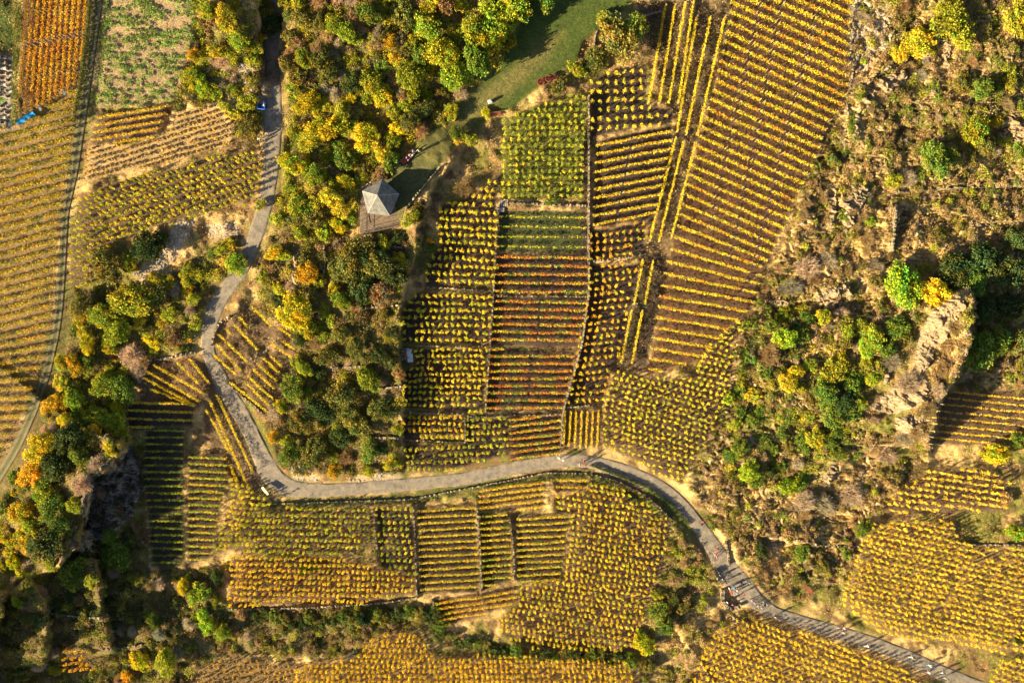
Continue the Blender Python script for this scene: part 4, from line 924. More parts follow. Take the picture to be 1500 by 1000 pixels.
for k in range(4):      # bare bushes: radiating twigs
    rg = np.random.default_rng(200 + k); n = 420; a = rg.uniform(0, 6.283, n); r = np.sqrt(rg.random(n)); base = np.stack([r * .25 * np.cos(a), r * .25 * np.sin(a), np.zeros(n)], 1)
    a2 = a + rg.normal(size=n) * .35; tip = np.stack([r * np.cos(a2) * rg.uniform(.7, 1.1, n), r * np.sin(a2) * rg.uniform(.7, 1.1, n), .9 * np.sqrt(1.05 - np.minimum(r, 1)) * rg.uniform(.6, 1.1, n) + .1], 1)
    mid = (base + tip) / 2 + np.array([0, 0, .12]); sidev = np.cross(tip - base, np.array([0, 0, 1.0])); sidev /= np.linalg.norm(sidev, axis=1)[:, None] + 1e-6; w_ = .016
    V1 = np.stack([base - sidev * w_, base + sidev * w_, mid + sidev * w_, mid - sidev * w_], 1); V2 = np.stack([mid - sidev * w_, mid + sidev * w_, tip + sidev * w_ * .4, tip - sidev * w_ * .4], 1)
    n3 = 500; j = rg.integers(0, n, n3); t = rg.uniform(.3, .95, n3)[:, None]; p0 = mid[j] * (1 - t) + tip[j] * t; p1 = p0 + rg.normal(size=(n3, 3)) * np.array([.14, .14, .1]) ; s2 = np.cross(p1 - p0, np.array([0, 0, 1.0])); s2 /= np.linalg.norm(s2, axis=1)[:, None] + 1e-6
    V3 = np.stack([p0 - s2 * .012, p0 + s2 * .012, p1 + s2 * .006, p1 - s2 * .006], 1); VV = np.concatenate([V1, V2, V3]).reshape(-1, 3)
    cc = np.repeat(rg.uniform(.6, 1.3, (len(VV) // 4, 1)) * np.ones((1, 3)), 4, axis=0)
    CR['bare', k] = (np_mesh('twig_crown', VV, np.arange(len(VV)).reshape(-1, 4), cc), trunk_mesh(np.zeros((0, 3)), k, limbs=0).mesh('stems', 'twig'))
COL = dict(Y=((.62, .50, .025), 'bright yellow'), y=((.52, .43, .03), 'dull yellow'), L=((.36, .43, .03), 'lime green'), g=((.36, .36, .03), 'yellow-green'), G=((.18, .23, .03), 'green'),
           D=((.09, .12, .03), 'dark green'), O=((.23, .20, .04), 'olive'), R=((.62, .38, .025), 'orange'), B=((.30, .19, .08), 'brown'), P=((.46, .34, .22), 'grey-brown'), T=((.40, .27, .12), 'straw-brown'))
LM = [('the slate-roofed lookout', 552, 286), ('the curved viewpoint parapet', 1070, 875), ('the cream sign board', 391, 716), ('the pale crag', 1390, 500), ('the blue tarpaulin', 40, 174),
      ('the red roadside bench', 1183, 863), ('the blue cart', 385, 156), ('the dark red lawn bench', 725, 169), ('the white slab shelter', 598, 519), ('the dark left cliff', 165, 730),
      ('the bottom left corner', 0, 1000), ('the top right corner', 1500, 0), ('the bottom right corner', 1500, 1000), ('the small boulder shelf', 1215, 440), ('the tiny whitish rock', 1216, 696), ('the lawn planters', 800, 118),
      ('the short upright scrub wall', 1307, 335), ('the round orchard tree', 157, 388), ('the tilted plot', 672, 893), ('the lone tree by the road', 345, 387), ('the bottom edge centre', 750, 1000)]
PLANTS = []
used = []
def plant(kind, px, py, r, c, ht=None, label=None):
    """r in map units"""
    R = r * S
    if ht is None: ht = R * (1.15 if kind == 'tree' else 1.0) + (.3 if kind == 'tree' else .1)
    k = int(rng.integers(0, {'tree': 7, 'shrub': 6, 'bare': 4}[kind])); cm, tm = CR[kind, k]
    if kind == 'tree' and r < 13: cm, tm = CR['shrub', k % 6]
    nm = {'tree': 'broadleaf_tree', 'shrub': 'shrub', 'bare': 'bare_shrub'}[kind]
    root = empty(nm, place(px, py, ht * .55), rng.uniform(0, 6.28)); sx = R * rng.uniform(.78, 1.28); root.scale = (sx, R * R / sx * 1.0, ht)
    base, cn = COL[c]; j = rng.uniform(.8, 1.2); jr = rng.normal() * .08
    fo = put('crown', cm, root); fo.color = (base[0] * j * (1 + jr), base[1] * j, base[2] * j, 1); put('trunk', tm, root)
    PLANTS.append((root, kind, px, py, r, cn, label)); used.append((px, py, r))
SPEC = [
 ('tree',157,388,29,'O',3.6,'round olive orchard tree beside the yellow-green dotted field'),('tree',215,362,28,'D'),('tree',190,385,15,'g'),('tree',195,440,34,'g'),('tree',230,432,22,'O'),('tree',345,387,20,'L',2.6,'lone bright green tree leaning over the road edge'),
 ('tree',235,352,14,'D'),('tree',148,462,24,'g'),('tree',118,450,20,'O'),('tree',170,480,26,'g'),('tree',128,505,16,'Y'),('tree',160,505,16,'y'),('tree',108,535,17,'R'),('bare',190,520,22,'P'),('tree',222,500,14,'Y'),('tree',90,530,14,'g'),
 ('tree',150,562,22,'g'),('tree',178,570,24,'G'),('tree',108,585,20,'g'),('tree',80,592,22,'R'),('tree',95,615,14,'Y'),('tree',58,655,28,'Y'),('tree',48,690,26,'R'),('tree',62,720,24,'g'),('tree',100,640,26,'D'),('tree',80,680,28,'D'),('tree',115,665,20,'G'),('tree',75,742,24,'G'),
 ('tree',110,620,20,'G'),('tree',140,610,22,'g'),('tree',165,620,20,'g'),('tree',172,600,14,'y'),('bare',140,680,16,'P'),('bare',118,710,18,'P'),('tree',110,740,15,'g'),('tree',30,750,22,'y'),('tree',65,800,30,'D'),('tree',85,770,20,'G'),('tree',45,770,18,'g'),('tree',20,825,14,'Y'),
 ('tree',105,842,24,'G'),('tree',170,815,26,'G'),('tree',160,785,16,'G'),('tree',12,790,18,'y'),('bare',115,790,22,'P'),('tree',25,882,10,'L'),('tree',40,860,14,'O'),('bare',40,830,15,'P'),
 ('tree',300,910,19,'L'),('tree',325,925,18,'g'),('tree',205,968,20,'Y'),('tree',243,970,24,'g'),('tree',222,905,16,'G'),('tree',268,858,13,'Y'),('shrub',290,870,22,'g'),('tree',185,990,12,'R'),('shrub',30,985,18,'O'),('tree',318,845,13,'D'),('shrub',330,828,7,'R',1.0,'small scarlet shrub on the upper left corner of the orange-yellow plot'),
 # upper wood
 ('tree',725,25,30,'g',6.5),('tree',700,50,26,'g',6.5),('tree',755,10,24,'g',6.5),('tree',720,55,22,'y',6.5),('tree',700,85,24,'G',6.5),('tree',665,110,24,'g'),('tree',640,75,24,'y'),('tree',572,60,13,'R'),('tree',578,85,11,'R'),('tree',490,35,20,'g'),('tree',505,45,18,'g'),
 ('tree',450,150,20,'Y'),('tree',480,185,28,'Y'),('tree',455,205,20,'y'),('tree',535,200,24,'Y'),('tree',560,140,20,'Y'),('tree',545,120,20,'g'),('tree',600,110,24,'g'),('tree',655,80,20,'y'),('tree',625,40,26,'g'),('tree',590,20,22,'O'),('tree',540,20,20,'G'),
 ('tree',430,240,22,'Y'),('tree',460,255,20,'g'),('tree',505,230,20,'G'),('tree',485,290,18,'y'),('tree',505,265,14,'Y'),('tree',440,300,20,'g'),('tree',460,320,18,'O'),('tree',495,330,14,'Y'),('tree',515,120,18,'D'),('tree',480,110,16,'O'),('tree',445,85,16,'g'),('tree',420,95,14,'O'),
 ('tree',690,205,12,'g'),('tree',670,195,13,'G'),('tree',660,165,14,'y'),('tree',620,160,18,'O'),('tree',600,180,16,'O'),('tree',575,205,16,'g'),('tree',560,225,14,'y'),('tree',400,35,18,'D'),('tree',385,15,18,'O'),('tree',372,90,12,'g'),('tree',380,55,10,'y'),
 ('tree',303,15,16,'g'),('tree',330,25,20,'y'),('tree',350,60,18,'g'),('tree',320,75,15,'y'),('tree',295,125,16,'L'),('tree',280,110,14,'g'),('tree',310,135,16,'g'),('tree',283,80,11,'R'),('bare',325,90,15,'P'),('tree',362,150,16,'g'),('tree',365,185,20,'O'),('tree',372,70,13,'g'),('tree',380,300,10,'g'),
 # top centre
 ('tree',905,55,34,'O'),('tree',875,85,20,'O'),('tree',930,40,22,'G'),('tree',890,30,16,'g'),('tree',845,100,14,'g'),('tree',860,100,16,'O'),('shrub',820,125,14,'O'),('tree',672,205,9,'y'),('shrub',712,165,9,'Y'),('tree',800,-12,26,'G',6.5),('tree',770,-25,30,'D',6.5),('tree',735,-30,30,'D',6.5),
 # below hut
 ('tree',430,455,30,'Y'),('tree',450,480,18,'y'),('tree',450,400,20,'R'),('tree',465,410,14,'g'),('tree',400,370,13,'Y'),('tree',415,375,12,'y'),('tree',500,440,18,'g'),('tree',520,375,30,'O'),('tree',550,385,26,'O'),('tree',575,400,24,'D'),('tree',530,420,26,'D'),('tree',560,430,22,'B'),('tree',500,395,22,'O'),
 ('tree',600,320,14,'g'),('tree',612,312,14,'O'),('shrub',632,362,7,'G'),('shrub',630,352,6,'R'),('bare',680,275,16,'B'),('tree',430,570,24,'G'),('tree',445,540,14,'g'),('tree',470,600,24,'D'),('tree',500,580,26,'O'),('tree',540,555,22,'g'),('tree',560,600,24,'O'),('tree',520,620,26,'O'),('tree',440,620,22,'O'),
 ('tree',425,665,20,'G'),('tree',460,660,24,'O'),('tree',490,690,14,'R'),('tree',500,640,20,'D'),('tree',400,640,12,'R'),('tree',540,690,12,'y'),('tree',480,520,20,'O'),('tree',520,510,18,'O'),('tree',555,520,16,'D'),('tree',500,490,16,'O'),('bare',505,670,16,'B'),('shrub',540,660,20,'G'),('shrub',570,680,12,'y'),
 # right slope
 ('tree',1390,28,30,'g'),('tree',1410,50,22,'g'),('tree',1345,62,26,'y'),('tree',1320,75,16,'y'),('tree',1492,25,26,'g'),('tree',1370,235,26,'G'),('tree',1390,225,16,'G'),('tree',1430,190,24,'g'),('tree',1445,210,18,'O'),('tree',1460,175,14,'y'),('tree',1438,130,18,'G'),('tree',1410,120,16,'O'),
 ('shrub',1265,90,6,'L'),('shrub',1250,170,9,'G'),('tree',1220,235,13,'O'),('tree',1310,265,14,'g'),('shrub',1275,325,9,'L'),('tree',1325,418,34,'L'),('tree',1372,430,26,'Y'),('tree',1400,395,30,'D'),('tree',1440,380,30,'D'),('tree',1480,400,30,'D'),('tree',1425,410,26,'G'),('tree',1490,350,20,'D'),
 ('tree',1432,515,32,'G'),('tree',1460,500,26,'G'),('tree',1490,500,22,'O'),('tree',1480,450,26,'D'),('tree',1440,455,24,'D'),('tree',1500,540,18,'O'),('tree',1280,495,22,'g'),('tree',1270,510,16,'L'),('tree',1300,510,16,'G'),('tree',1315,480,20,'G'),('tree',1150,495,20,'L'),('tree',1175,490,16,'G'),('tree',1150,460,14,'g'),('tree',1185,465,14,'G'),
 ('tree',1155,560,17,'y'),('tree',1165,545,14,'Y'),('tree',1225,540,26,'g'),('tree',1250,560,20,'G'),('tree',1210,575,22,'G'),('tree',1240,590,20,'D'),('tree',1280,555,14,'L'),('tree',1220,610,20,'G'),('tree',1195,640,18,'g'),('tree',1160,710,20,'L'),('tree',1068,583,12,'L'),('tree',1085,655,16,'G'),('tree',1098,690,20,'L'),('tree',1110,705,14,'G'),('tree',1080,620,12,'g'),('tree',1105,615,14,'G'),
 ('bare',1402,478,14,'B'),('bare',1392,505,14,'T'),('bare',1382,540,13,'B'),('bare',1376,572,13,'P'),('bare',1362,600,15,'B'),('bare',1345,632,15,'T'),('bare',1185,390,22,'P'),('bare',1215,380,16,'P'),('bare',1160,420,18,'P'),('bare',1310,530,18,'P'),('bare',1335,560,20,'P'),('bare',1180,735,20,'P'),('bare',1210,740,20,'P'),('bare',1250,725,22,'P'),('bare',1300,665,20,'P'),('bare',1330,640,18,'P'),('bare',1350,690,16,'T'),('bare',1130,520,18,'T'),('bare',1330,260,16,'P'),
 ('tree',1265,775,16,'G'),('tree',1175,810,16,'G'),('tree',1240,810,12,'G'),('tree',1205,830,14,'O'),('tree',1115,805,14,'D'),('tree',1490,645,14,'G'),('tree',1460,665,22,'Y'),('tree',1490,780,18,'L'),('tree',1230,665,14,'G'),('tree',1390,510,8,'T'),('tree',1130,690,10,'D'),
 ('tree',943,943,20,'Y',3.4,'rounded lime and yellow tree at the bottom, largest in that field edge'),('tree',938,930,11,'L'),('tree',965,895,18,'G'),('tree',975,915,18,'G'),('tree',985,880,14,'O'),('tree',960,870,10,'g'),('tree',968,872,7,'Y'),('tree',1000,890,12,'O'),('tree',950,975,14,'O'),('tree',925,970,12,'G'),
 ('shrub',445,833,12,'G'),('shrub',460,830,8,'G'),('shrub',808,293,11,'G'),('shrub',1044,771,7,'G'),('bare',150,722,13,'P'),('bare',172,752,12,'B'),('bare',198,770,12,'B'),('shrub',212,705,9,'D'),('shrub',205,735,10,'O'),('bare',130,760,14,'P'),('shrub',205,662,9,'O'),('shrub',212,680,8,'D'),('tree',1492,938,10,'D'),('tree',1475,730,12,'T'),
]
for i in range(22):    # dark hedge at the bottom of the lower plots
    t = i / 21; px = 378 + 260 * t; py = 903 + 6 * math.sin(t * 5) + rng.normal() * 3; SPEC.append(('shrub', px, py, rng.uniform(10, 15), 'DDGO'[i % 4]))
for i in range(22):
    t = i / 21; px = 632 + 290 * t; py = 930 + 24 * sstep(0, .4, t) + 8 * t + rng.normal() * 3 + (-22 if i < 2 else 0); SPEC.append(('shrub', px, py, rng.uniform(9, 14), 'DGOD'[i % 4]))
for i in range(10): SPEC.append(('shrub', 640 + rng.normal() * 4, 888 + i * 5, 9, 'DG'[i % 2]))
for s in SPEC: plant(*s[:5], ht=s[5] if len(s) > 5 else None, label=s[6] if len(s) > 6 else None)
FILL = [('W7b', 85, 'gGGgOyG', (7, 15), .05), ('W7c', 26, 'gGOgG', (7, 14), .05), ('W1', 130, 'ggyYgGBOgy', (8, 17), .08), ('W2', 26, 'gyOBgP', (7, 12), .2), ('W3', 70, 'OBODgyBP', (7, 14), .2), ('W4', 75, 'gyGORBg', (8, 15), .2), ('W5', 95, 'ODBOgDP', (7, 14), .3), ('W7', 190, 'OOgBGTPTO', (5, 12), .45), ('W8', 24, 'OBgGT', (5, 10), .4)]
CAND = []
def fill(key, n, pal, rr, bare):
    poly = WOODS[key]; a = np.array(poly, float); x0, y0 = np.maximum(a.min(0), -10); x1, y1 = np.minimum(a.max(0), (1510, 1010)); c_ = 0; tries = 0
    while c_ < n and tries < n * 60:
        tries += 1; px, py = rng.uniform(x0, x1), rng.uniform(y0, y1)
        A_ = np.array([px]); B_ = np.array([py])
        if not inpoly(A_, B_, poly)[0] or raster(NOTW, A_, B_)[0] > .4: continue
        if inpoly(A_, B_, CRAG)[0] or inpoly(A_, B_, LEFTCLIFF)[0]: continue
        r = rng.uniform(*rr)
        if any((px - u) ** 2 + (py - v) ** 2 < (.58 * (r + w)) ** 2 for u, v, w in used): continue
        pal_ = 'BOgTgPO' if (key == 'W1' and (px < 530 and py < 140 or px > 610 and py > 130)) else pal
        ci = pal_[int(np.clip(fbm(px / 30 + 3, py / 30, 2) * 1.6 - .3 + rng.normal() * .18, 0, .999) * len(pal_))]
        kind = 'bare' if (ci in 'PT' or rng.random() < bare * .4) else 'shrub'
        if kind == 'bare' and ci not in 'PTB': ci = 'PT'[int(rng.integers(0, 2))]
        used.append((px, py, r)); CAND.append((r, kind, px, py, ci, r * S * rng.uniform(.8, 1.4))); c_ += 1
NOTW = np.maximum(blur(VINE | LAWNM | PADM, 1), (ROADNEAR > .55).astype(float))
for a in FILL: fill(*a)
have = {k: sum(1 for t in PLANTS if t[1] == k) for k in ('shrub', 'bare')}; CAND.sort(key=lambda q: -q[0]); SMALL = []
for q in CAND:
    if have[q[1]] >= 295: SMALL.append(q); continue
    have[q[1]] += 1; used.pop(); plant(q[1], q[2], q[3], q[0], q[4], ht=q[5])
# low bushes: one mass of small clumps
small = [(px, py, r, ci, ht) for r, kind, px, py, ci, ht in SMALL]
for key, n, pal in (('W7', 2600, 'TOTBgTPOGTB'), ('W1', 700, 'ggyYOgyB'), ('W2', 260, 'gyOBgT'), ('W3', 600, 'OBOTgyBP'), ('W4', 600, 'gyGORBg'), ('W5', 1500, 'ODBOgDTB'), ('RIM', 260, 'TBPOTB'), ('RIM2', 120, 'TBPO'), ('RIM3', 130, 'OBDTB'), ('W8', 260, 'OBgGTT')):
    poly = WOODS[key]; a = np.array(poly, float); x0, y0 = np.maximum(a.min(0), -10); x1, y1 = np.minimum(a.max(0), (1510, 1010))
    px = rng.uniform(x0, x1, n * 3); py = rng.uniform(y0, y1, n * 3); k = inpoly(px, py, poly) & (raster(NOTW, px, py) < .3) & (fbm(px / 17 + 8, py / 17, 3) + rng.normal(size=n * 3) * .08 > (.2 if 'RIM' in key else .45)); px, py = px[k][:n], py[k][:n]
    for x_, y_ in zip(px, py):
        r_ = rng.uniform(2.2, 6.5); small.append((x_, y_, r_, pal[int(np.clip(fbm(x_ / 14 + 3, y_ / 14, 2) * 1.8 - .4 + rng.normal() * .2, 0, .999) * len(pal))], r_ * S * rng.uniform(.7, 1.3)))
Vs, Cs = [], []
for x_, y_, r_, ci, ht in small:
    n = int(30 + 7 * r_ * r_ * .8); n = min(n, 260); X_, Y_, Z_ = place(x_, y_, ht * .6); a = rng.uniform(0, 6.283, n); q = np.sqrt(rng.random(n)); el = rng.random(n) ** .6
    lob = 1 + .25 * np.sin(a * 3 + rng.uniform(0, 6)) + .15 * np.sin(a * 5 + rng.uniform(0, 6)); R_ = r_ * S * lob
    C = np.stack([X_ + np.cos(a) * q * R_, Y_ + np.sin(a) * q * R_, Z_ + ht * np.sqrt(np.maximum(1.02 - q * q, 0)) * (.35 + .75 * el)], 1)
    cc = np.array(COL[ci][0]) * rng.uniform(.75, 1.25) * rng.uniform(.65, 1.3, (n, 1)); v, f, c4 = leaves(C, rng.uniform(.05, .12, n), cc); Vs.append(v); Cs.append(c4)
Vs = np.concatenate(Vs); tag(put('low_scrub', np_mesh('low_scrub', Vs, np.arange(len(Vs)).reshape(-1, 4), np.concatenate(Cs))), 'low straw-coloured and olive scrub bushes covering the rough slopes', 'scrub', kind='stuff')
# labels
keyed = {}
for t in PLANTS:
    root, kind, px, py, r, cn, lb = t
    nm = {'tree': 'tree', 'shrub': 'shrub', 'bare': 'bare twiggy shrub'}[kind]; sz = 'large' if r > 22 else ('medium' if r > 13 else 'small')
    g_ = {'tree': 'autumn trees on the hillside', 'shrub': 'shrubs of the rough slopes', 'bare': 'bare twiggy shrubs of the rough slopes'}[kind]
    tag(root, lb, {'tree': 'tree', 'shrub': 'shrub', 'bare': 'shrub'}[kind], g_)
    if lb: continue
    nl, lx, ly = min(LM, key=lambda l: math.hypot(px - l[1], py - l[2])); dx, dy = px - lx, py - ly
    hz = 'right' if dx > 0 else 'left'; vt = 'below' if dy > 0 else 'above'
    dirn = ('%s of' % hz if hz == 'right' else 'left of') if abs(dx) > 2.2 * abs(dy) else (vt if abs(dy) > 2.2 * abs(dx) else '%s and %s of' % (vt, hz))
    keyed.setdefault((sz, cn, nm, dirn, nl), []).append((math.hypot(dx, dy), root))
for (sz, cn, nm, dirn, nl), L in keyed.items():
    L.sort(key=lambda q: q[0])
    for i, (d, root) in enumerate(L):
        root['label'] = '%s %s %s, %s %s%s' % (sz, cn, nm, dirn, nl, '' if len(L) == 1 else ', %s nearest' % ordn(i))
# long clipped hedge by the cemetery and verge hedge by the track
def hedge(line, w_, h_, c, label, dens=220):
    o_ = np.array(line, float); d = np.r_[0, np.cumsum(np.hypot(*(o_[1:] - o_[:-1]).T))]; L = d[-1] * S; n = int(L * dens); t = rng.uniform(0, d[-1], n)
    px = np.interp(t, d, o_[:, 0]) + rng.uniform(-.5, .5, n) * w_ / S; py = np.interp(t, d, o_[:, 1]); x, y, g = P(px, py, h_ * .6); z = hgt(px, py) + h_ * rng.random(n) ** .5 * (.85 + .3 * fbm(px / 3, py / 3, 2))
    X, Y, Z = gx_(*line[len(line) // 2]); v, f, c4 = leaves(np.stack([x, y, z], 1) - np.array([X, Y, Z]), rng.uniform(.06, .12, n), np.array(c) * shade_var(n, rng, .6, 1.3))
    r_ = empty('hedge', (X, Y, Z)); tag(r_, label, 'hedge'); put('foliage', np_mesh('hedge_foliage', v, f, c4), r_)
    mb = MB()
    for q in np.linspace(0, d[-1], max(3, int(L / 1.5))):
        a, b, c_ = gx_(np.interp(q, d, o_[:, 0]), np.interp(q, d, o_[:, 1])); mb.tube((a - X, b - Y, c_ - Z - .1), (a - X, b - Y, c_ - Z + h_ * .7), .04, n=4)
    mb.build('stem', r_, 'bark')
hedge([(27,-20),(26,60),(23,130),(22,182)], .85, 2.2, (.15, .17, .03), 'long clipped green hedge between the cemetery and orange vines')
hedge([(134,-20),(128,50),(118,125),(108,180)], .45, 1.6, (.13, .14, .03), 'narrow hedge along the top part of the grassy track')
hedge([(866,681),(905,696),(945,712),(985,742),(1008,768)], .8, .7, (.10, .14, .03), 'low green hedge on the inner side of the road bend')

# ------------------------------------------------------------------ people and bicycles
def person_mesh(pose):
    me = bpy.data.meshes.new('body'); V = []; E_ = []; R = []
    def v(p, r, par=None):
        V.append(p); R.append(r if isinstance(r, tuple) else (r, r))
        if par is not None: E_.append((par, len(V) - 1))
        return len(V) - 1
    sit = pose == 'sit'; hz = .50 if sit else .92
    pel = v((0, 0, hz), (.15, .12)); wa = v((0, .0, hz + .18), (.13, .10), pel); ch = v((0, .01, hz + .40), (.17, .12), wa); ne = v((0, .01, hz + .57), .055, ch); hd0 = v((0, -.02, hz + .68), (.085, .095), ne); v((0, -.01, hz + .80), (.075, .09), hd0); v((0, -.115, hz + .68), .018, hd0)
    st = {'walk': .28, 'stand': .04, 'arms': .03, 'sit': 0}[pose]
    for s in (-1, 1):
        f = s * st
        if sit: hip = v((s * .10, -.02, hz), .09, pel); kn = v((s * .12, -.42, hz + .0), .065, hip); an = v((s * .12, -.45, .09), .042, kn); v((s * .12, -.60, .04), .038, an)
        else: hip = v((s * .10, 0, hz - .08), .088, pel); kn = v((s * .10, -f * .7 - .03, .50), .062, hip); an = v((s * .10, -f * 1.3 + .03, .10), .042, kn); v((s * .11, -f * 1.3 - .14, .04), .038, an)
        sh = v((s * .19, .01, hz + .50), .062, ch)
        if pose == 'walk': el = v((s * .25, f * .5 + .04, hz + .24), .045, sh); wr = v((s * .25, f * .9 - .08, hz + .02), .032, el); hd = (0, f * .1 - .03, -.08)
        elif pose == 'arms': el = v((s * .27, -.10, hz + .28), .045, sh); wr = v((s * .15, -.32, hz + .36), .032, el); hd = (-s * .02, -.08, .02)
        elif sit: el = v((s * .25, -.05, hz + .24), .045, sh); wr = v((s * .16, -.28, hz + .14), .032, el); hd = (-s * .02, -.08, -.01)
        else: el = v((s * .25, .04, hz + .24), .045, sh); wr = v((s * .25, -.02, hz + .0), .032, el); hd = (0, -.01, -.08)
        w0 = Vector(V[wr]); H = Vector(hd); side_ = Vector((0, 1, 0)) if abs(H.z) > abs(H.y) else Vector((1, 0, 0)); palm = v(tuple(w0 + H), (.036, .024), wr)
        for k, q in enumerate((-.03, -.01, .01, .03)):
            b0 = Vector(V[palm]) + side_ * q; f1 = v(tuple(b0 + H * (.5 - abs(k - 1.4) * .06)), .009, palm); v(tuple(b0 + H * (.95 - abs(k - 1.4) * .09) + Vector((-s * .015, 0, 0))), .008, f1)
        th = v(tuple(w0 + H * .6 + side_ * -.045), .010, wr); v(tuple(w0 + H * 1.1 + side_ * -.06), .009, th)
    me.from_pydata(V, E_, []); o = bpy.data.objects.new('tmp', me); col.objects.link(o); md = o.modifiers.new('s', 'SKIN'); o.modifiers.new('u', 'SUBSURF').levels = 1
    for i, sv in enumerate(me.skin_vertices[0].data): sv.radius = R[i]; sv.use_root = i == 0
    dg = bpy.context.evaluated_depsgraph_get(); dg.update(); nm = bpy.data.meshes.new_from_object(o.evaluated_get(dg)); nm.name = 'body_' + pose
    bpy.data.objects.remove(o); nm.materials.clear()
    for m_ in ('skin', 'cloth_red', 'cloth_navy', 'rubber'): nm.materials.append(M[m_])
    for p_ in nm.polygons:
        c = p_.center; p_.use_smooth = True; arm = abs(c.x) > .2 or (pose in ('arms', 'sit') and c.y < -.14 and c.z > hz + .08)
        if c.z > hz + .56: k = 0
        elif c.z < .09: k = 3
        elif arm and ((pose in ('walk', 'stand') and c.z < hz + .03) or (pose in ('arms', 'sit') and c.y < -.29 and c.z > hz + .1)): k = 0
        elif c.z > hz + .02: k = 1
        else: k = 2
        p_.material_index = k
    return nm, hz
BODY = {k: person_mesh(k) for k in ('walk', 'stand', 'arms', 'sit')}
HAIR = {}
for hz_ in (.50, .92):
    mb = MB(); vs = []; n = 12
    for a, (rr, zz, yy) in enumerate(((.10, .66, .02), (.108, .74, .01), (.095, .82, .01), (.05, .87, .0))): vs += [(rr * math.cos(6.2832 * j / n), yy + rr * 1.05 * math.sin(6.2832 * j / n) + (.03 if math.sin(6.2832 * j / n) < 0 and a < 1 else 0), hz_ + zz) for j in range(n)]
    mb.add(vs, [(a * n + j, a * n + (j + 1) % n, (a + 1) * n + (j + 1) % n, (a + 1) * n + j) for a in range(3) for j in range(n)] + [tuple(range(3 * n, 4 * n))])
    HAIR[hz_] = mb.mesh('hair', 'hair_dark', smooth=True)
def person(px, py, pose, top, legs, rz, hair, label, seat_z=0):
    x, y, z = gx_(px, py); me, hz_ = BODY[pose]; r_ = empty('person', (x, y, z + .09 + seat_z if onroad(np.array([px]), np.array([py]))[0] else z + seat_z), rz); tag(r_, label, 'person', 'people on the paths')
    bo = put('body', me, r_); kk = lambda c: M['cloth_midblue' if c == 'blue' else 'cloth_' + c]
    for i, m_ in ((1, kk(top)), (2, kk(legs))): bo.material_slots[i].link = 'OBJECT'; bo.material_slots[i].material = m_
    h_ = put('hair', HAIR[hz_], r_); h_.material_slots[0].link = 'OBJECT'; h_.material_slots[0].material = M['hair_' + hair]
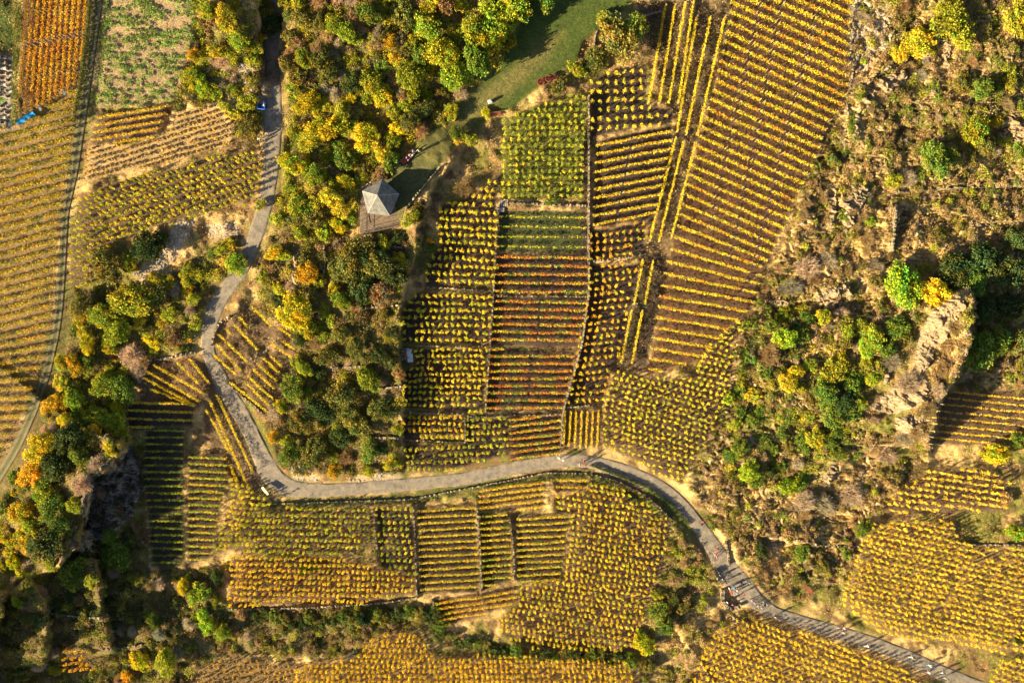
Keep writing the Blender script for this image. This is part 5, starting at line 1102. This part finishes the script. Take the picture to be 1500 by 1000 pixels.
PEOPLE = [
 (854.5,673,'walk','orange','black',1.2,'dark','person in an orange jacket walking on the road bend'),(857,679,'walk','red','navy',1.3,'dark','person in a red jacket at the inner road edge'),
 (848.5,679,'walk','beige','grey',1.4,'fair','person in beige left of the red jacket'),(819.5,670,'walk','white','grey',-1.2,'grey','person in white, left of the pair on the road'),(826,672.5,'walk','grey','white',-1.2,'fair','person in grey, right of the pair on the road'),
 (1028.5,761.5,'walk','red','navy',.6,'dark','person in red walking down above the narrow road part'),(1026,765.5,'walk','black','brown',.6,'dark','person in black just beside the upper red walker'),
 (1048.5,801,'walk','red','black',.5,'dark','person in bright red midway down the narrow road'),(1045.5,809,'walk','pink','grey',.6,'fair','person in pink at the left road edge'),(1048,812,'walk','pink','red',.7,'dark','person in pink and red behind the other pink walker'),
 (1066,859,'stand','white','black',2.,'grey','person in white at the top of the viewpoint group'),(1073,857.5,'arms','skyblue','blue',1.,'dark','person in light blue in the viewpoint group'),(1069,865,'stand','red','orange',-2.,'dark','person in red and orange at the parapet'),
 (1077.5,861,'stand','white','navy',.4,'fair','person in white beside the light blue jacket'),(1076.5,865.5,'arms','grey','navy',2.6,'grey','person in grey in the middle of the viewpoint'),(1087,867,'stand','red','black',1.9,'dark','person in dark red on the road right of the group'),
 (1085,852,'stand','navy','navy',.2,'dark','person in navy at the upper side of the group'),(1094.5,850,'stand','blue','black',2.9,'grey','person in blue nearest the grassy bank'),(1061,850,'arms','navy','black',1.7,'dark','person in navy leaning at the left road edge'),
 (1064,880,'sit','white','green',-.8,'grey','person in white sitting inside the curved parapet'),(1072,883,'sit','pink','grey',.2,'dark','person in pink sitting low in the parapet curve'),(1071,875,'sit','brown','red',1.,'dark','person in brown sitting inside the viewpoint'),
 (1050,846,'stand','black','white',1.2,'dark','person in black beside the leaning bicycles'),
 (1100,877,'stand','purple','white',.9,'fair','person in purple holding a bicycle below the viewpoint'),(1117,883,'stand','black','white',.4,'dark','person in black among the parked bicycles'),
 (1133.5,901,'walk','beige','brown',2.2,'fair','person in beige alone on the road after the bicycles'),
 (1233,916,'walk','white','brown',2.1,'grey','person in white at the upper road edge'),(1227,916.5,'walk','brown','grey',2.,'dark','person in brown left of the white walker'),(1232.5,923.5,'walk','beige','pink',2.,'fair','person in beige lower of the trio on the road'),
 (1268,943,'walk','white','white',2.2,'dark','lone person all in white with a long shadow'),(1332,959,'walk','beige','white',2.,'fair','person in pale beige near the right end'),(1358,971,'walk','white','skyblue',2.,'grey','person in white with light blue trousers'),(1357,981.5,'walk','white','pink',2.1,'dark','person in white near the lower road edge'),
 (1378,982,'walk','black','white',2.1,'dark','person in black near the bottom right road end'),(1382,990,'walk','green','grey',2.,'fair','person in green last on the road'),
 (383,206,'walk','white','black',3.0,'grey','person in white on the upper road edge'),(381,212,'walk','navy','black',3.0,'dark','person in navy below the white walker on the upper road'),(395,198,'walk','beige','brown',3.,'fair','person in beige on the sunny upper road'),
 (597,233,'sit','purple','navy',.9,'grey','leftmost seated person in purple on the ridge bench',.0),(601,228.5,'sit','white','black',.9,'fair','seated person in white in the bench middle',.0),(606,223,'sit','grey','navy',.9,'grey','seated person in grey, right end of the bench',.0),
 (606,229,'stand','white','brown',-2.3,'fair','standing person in white facing the ridge bench'),(614.5,223.5,'walk','beige','green',-1.,'grey','person in beige walking on the ridge path'),(600,236,'stand','pink','black',-2.3,'dark','standing person in pink near the ridge bench'),
]
for q in PEOPLE: person(*q)
def bike_parts():
    b1 = MB()
    for p_, q in (((-.5, 0, .34), (-.12, 0, .30)), ((-.12, 0, .30), (-.22, 0, .82)), ((-.5, 0, .34), (-.2, 0, .72)), ((-.2, 0, .72), (.36, 0, .80)), ((-.12, 0, .30), (.38, 0, .72)), ((.52, 0, .34), (.34, 0, .90))): b1.tube(p_, q, .028, n=5)
    fr = b1.mesh('frame', 'white_sheet'); w = MB(); w.ring((0, 0, 0), .32, .028, (1, 0, 0), (0, 0, 1), 22)
    for i in range(8): w.tube((0, 0, 0), (.31 * math.cos(i * .785), 0, .31 * math.sin(i * .785)), .006, n=3)
    wh = w.mesh('wheel', 'rubber'); h = MB(); h.tube((.34, 0, .9), (.33, 0, 1.0), .02); h.tube((.33, -.28, 1.0), (.33, .28, 1.0), .02); s_ = MB(); s_.box((-.24, 0, .82), (.28, .15, .07))
    return fr, wh, h.mesh('handlebar', 'metal'), s_.mesh('saddle', 'rubber')
FRM, WHL, HBR, SDL = bike_parts()
for px, py, rz, tilt, lb in ((1050.5,834,-.9,.2,'upper white bicycle leaning at the left road edge'),(1053.5,839.5,-1.,.2,'lower white bicycle leaning at the left road edge'),(1057,845,-.9,.2,'third bicycle at the left road edge, closest to the viewpoint'),
        (1103,880,-.7,.15,'leftmost bicycle of the row below the viewpoint'),(1108,884,-.8,.15,'second bicycle of the row below the viewpoint'),(1113,887,-.6,.15,'lowest bicycle of the row below the viewpoint'),(1116,878,-.9,.12,'topmost bicycle of the row below the viewpoint'),(1121,882,-.7,.12,'rightmost bicycle of the row below the viewpoint'),
        (1335,961,-.5,.1,'pale bicycle pushed near the right end of the road'),(1360,970,-.5,.1,'white bicycle beside the light blue trousers'),(1355,978.5,-.6,.1,'white bicycle at the lower road edge')):
    x, y, z = gx_(px, py); r_ = empty('bicycle', (x, y, z + .09)); r_.rotation_euler = (tilt, 0, rz); tag(r_, lb, 'bicycle', 'bicycles along the road')
    put('frame', FRM, r_); w1 = put('wheel', WHL, r_); w1.location = (-.5, 0, .34); w2 = put('wheel', WHL, r_); w2.location = (.52, 0, .34); put('handlebar', HBR, r_); put('saddle', SDL, r_)
for o_ in bpy.data.objects:
    if 'label' in o_ and len(o_['label'].split()) > 16: print('LONG', o_['label'])
print('objects', len(bpy.data.objects), 'plants', len(PLANTS), {k: sum(1 for t in PLANTS if t[1] == k) for k in ('tree', 'shrub', 'bare')})
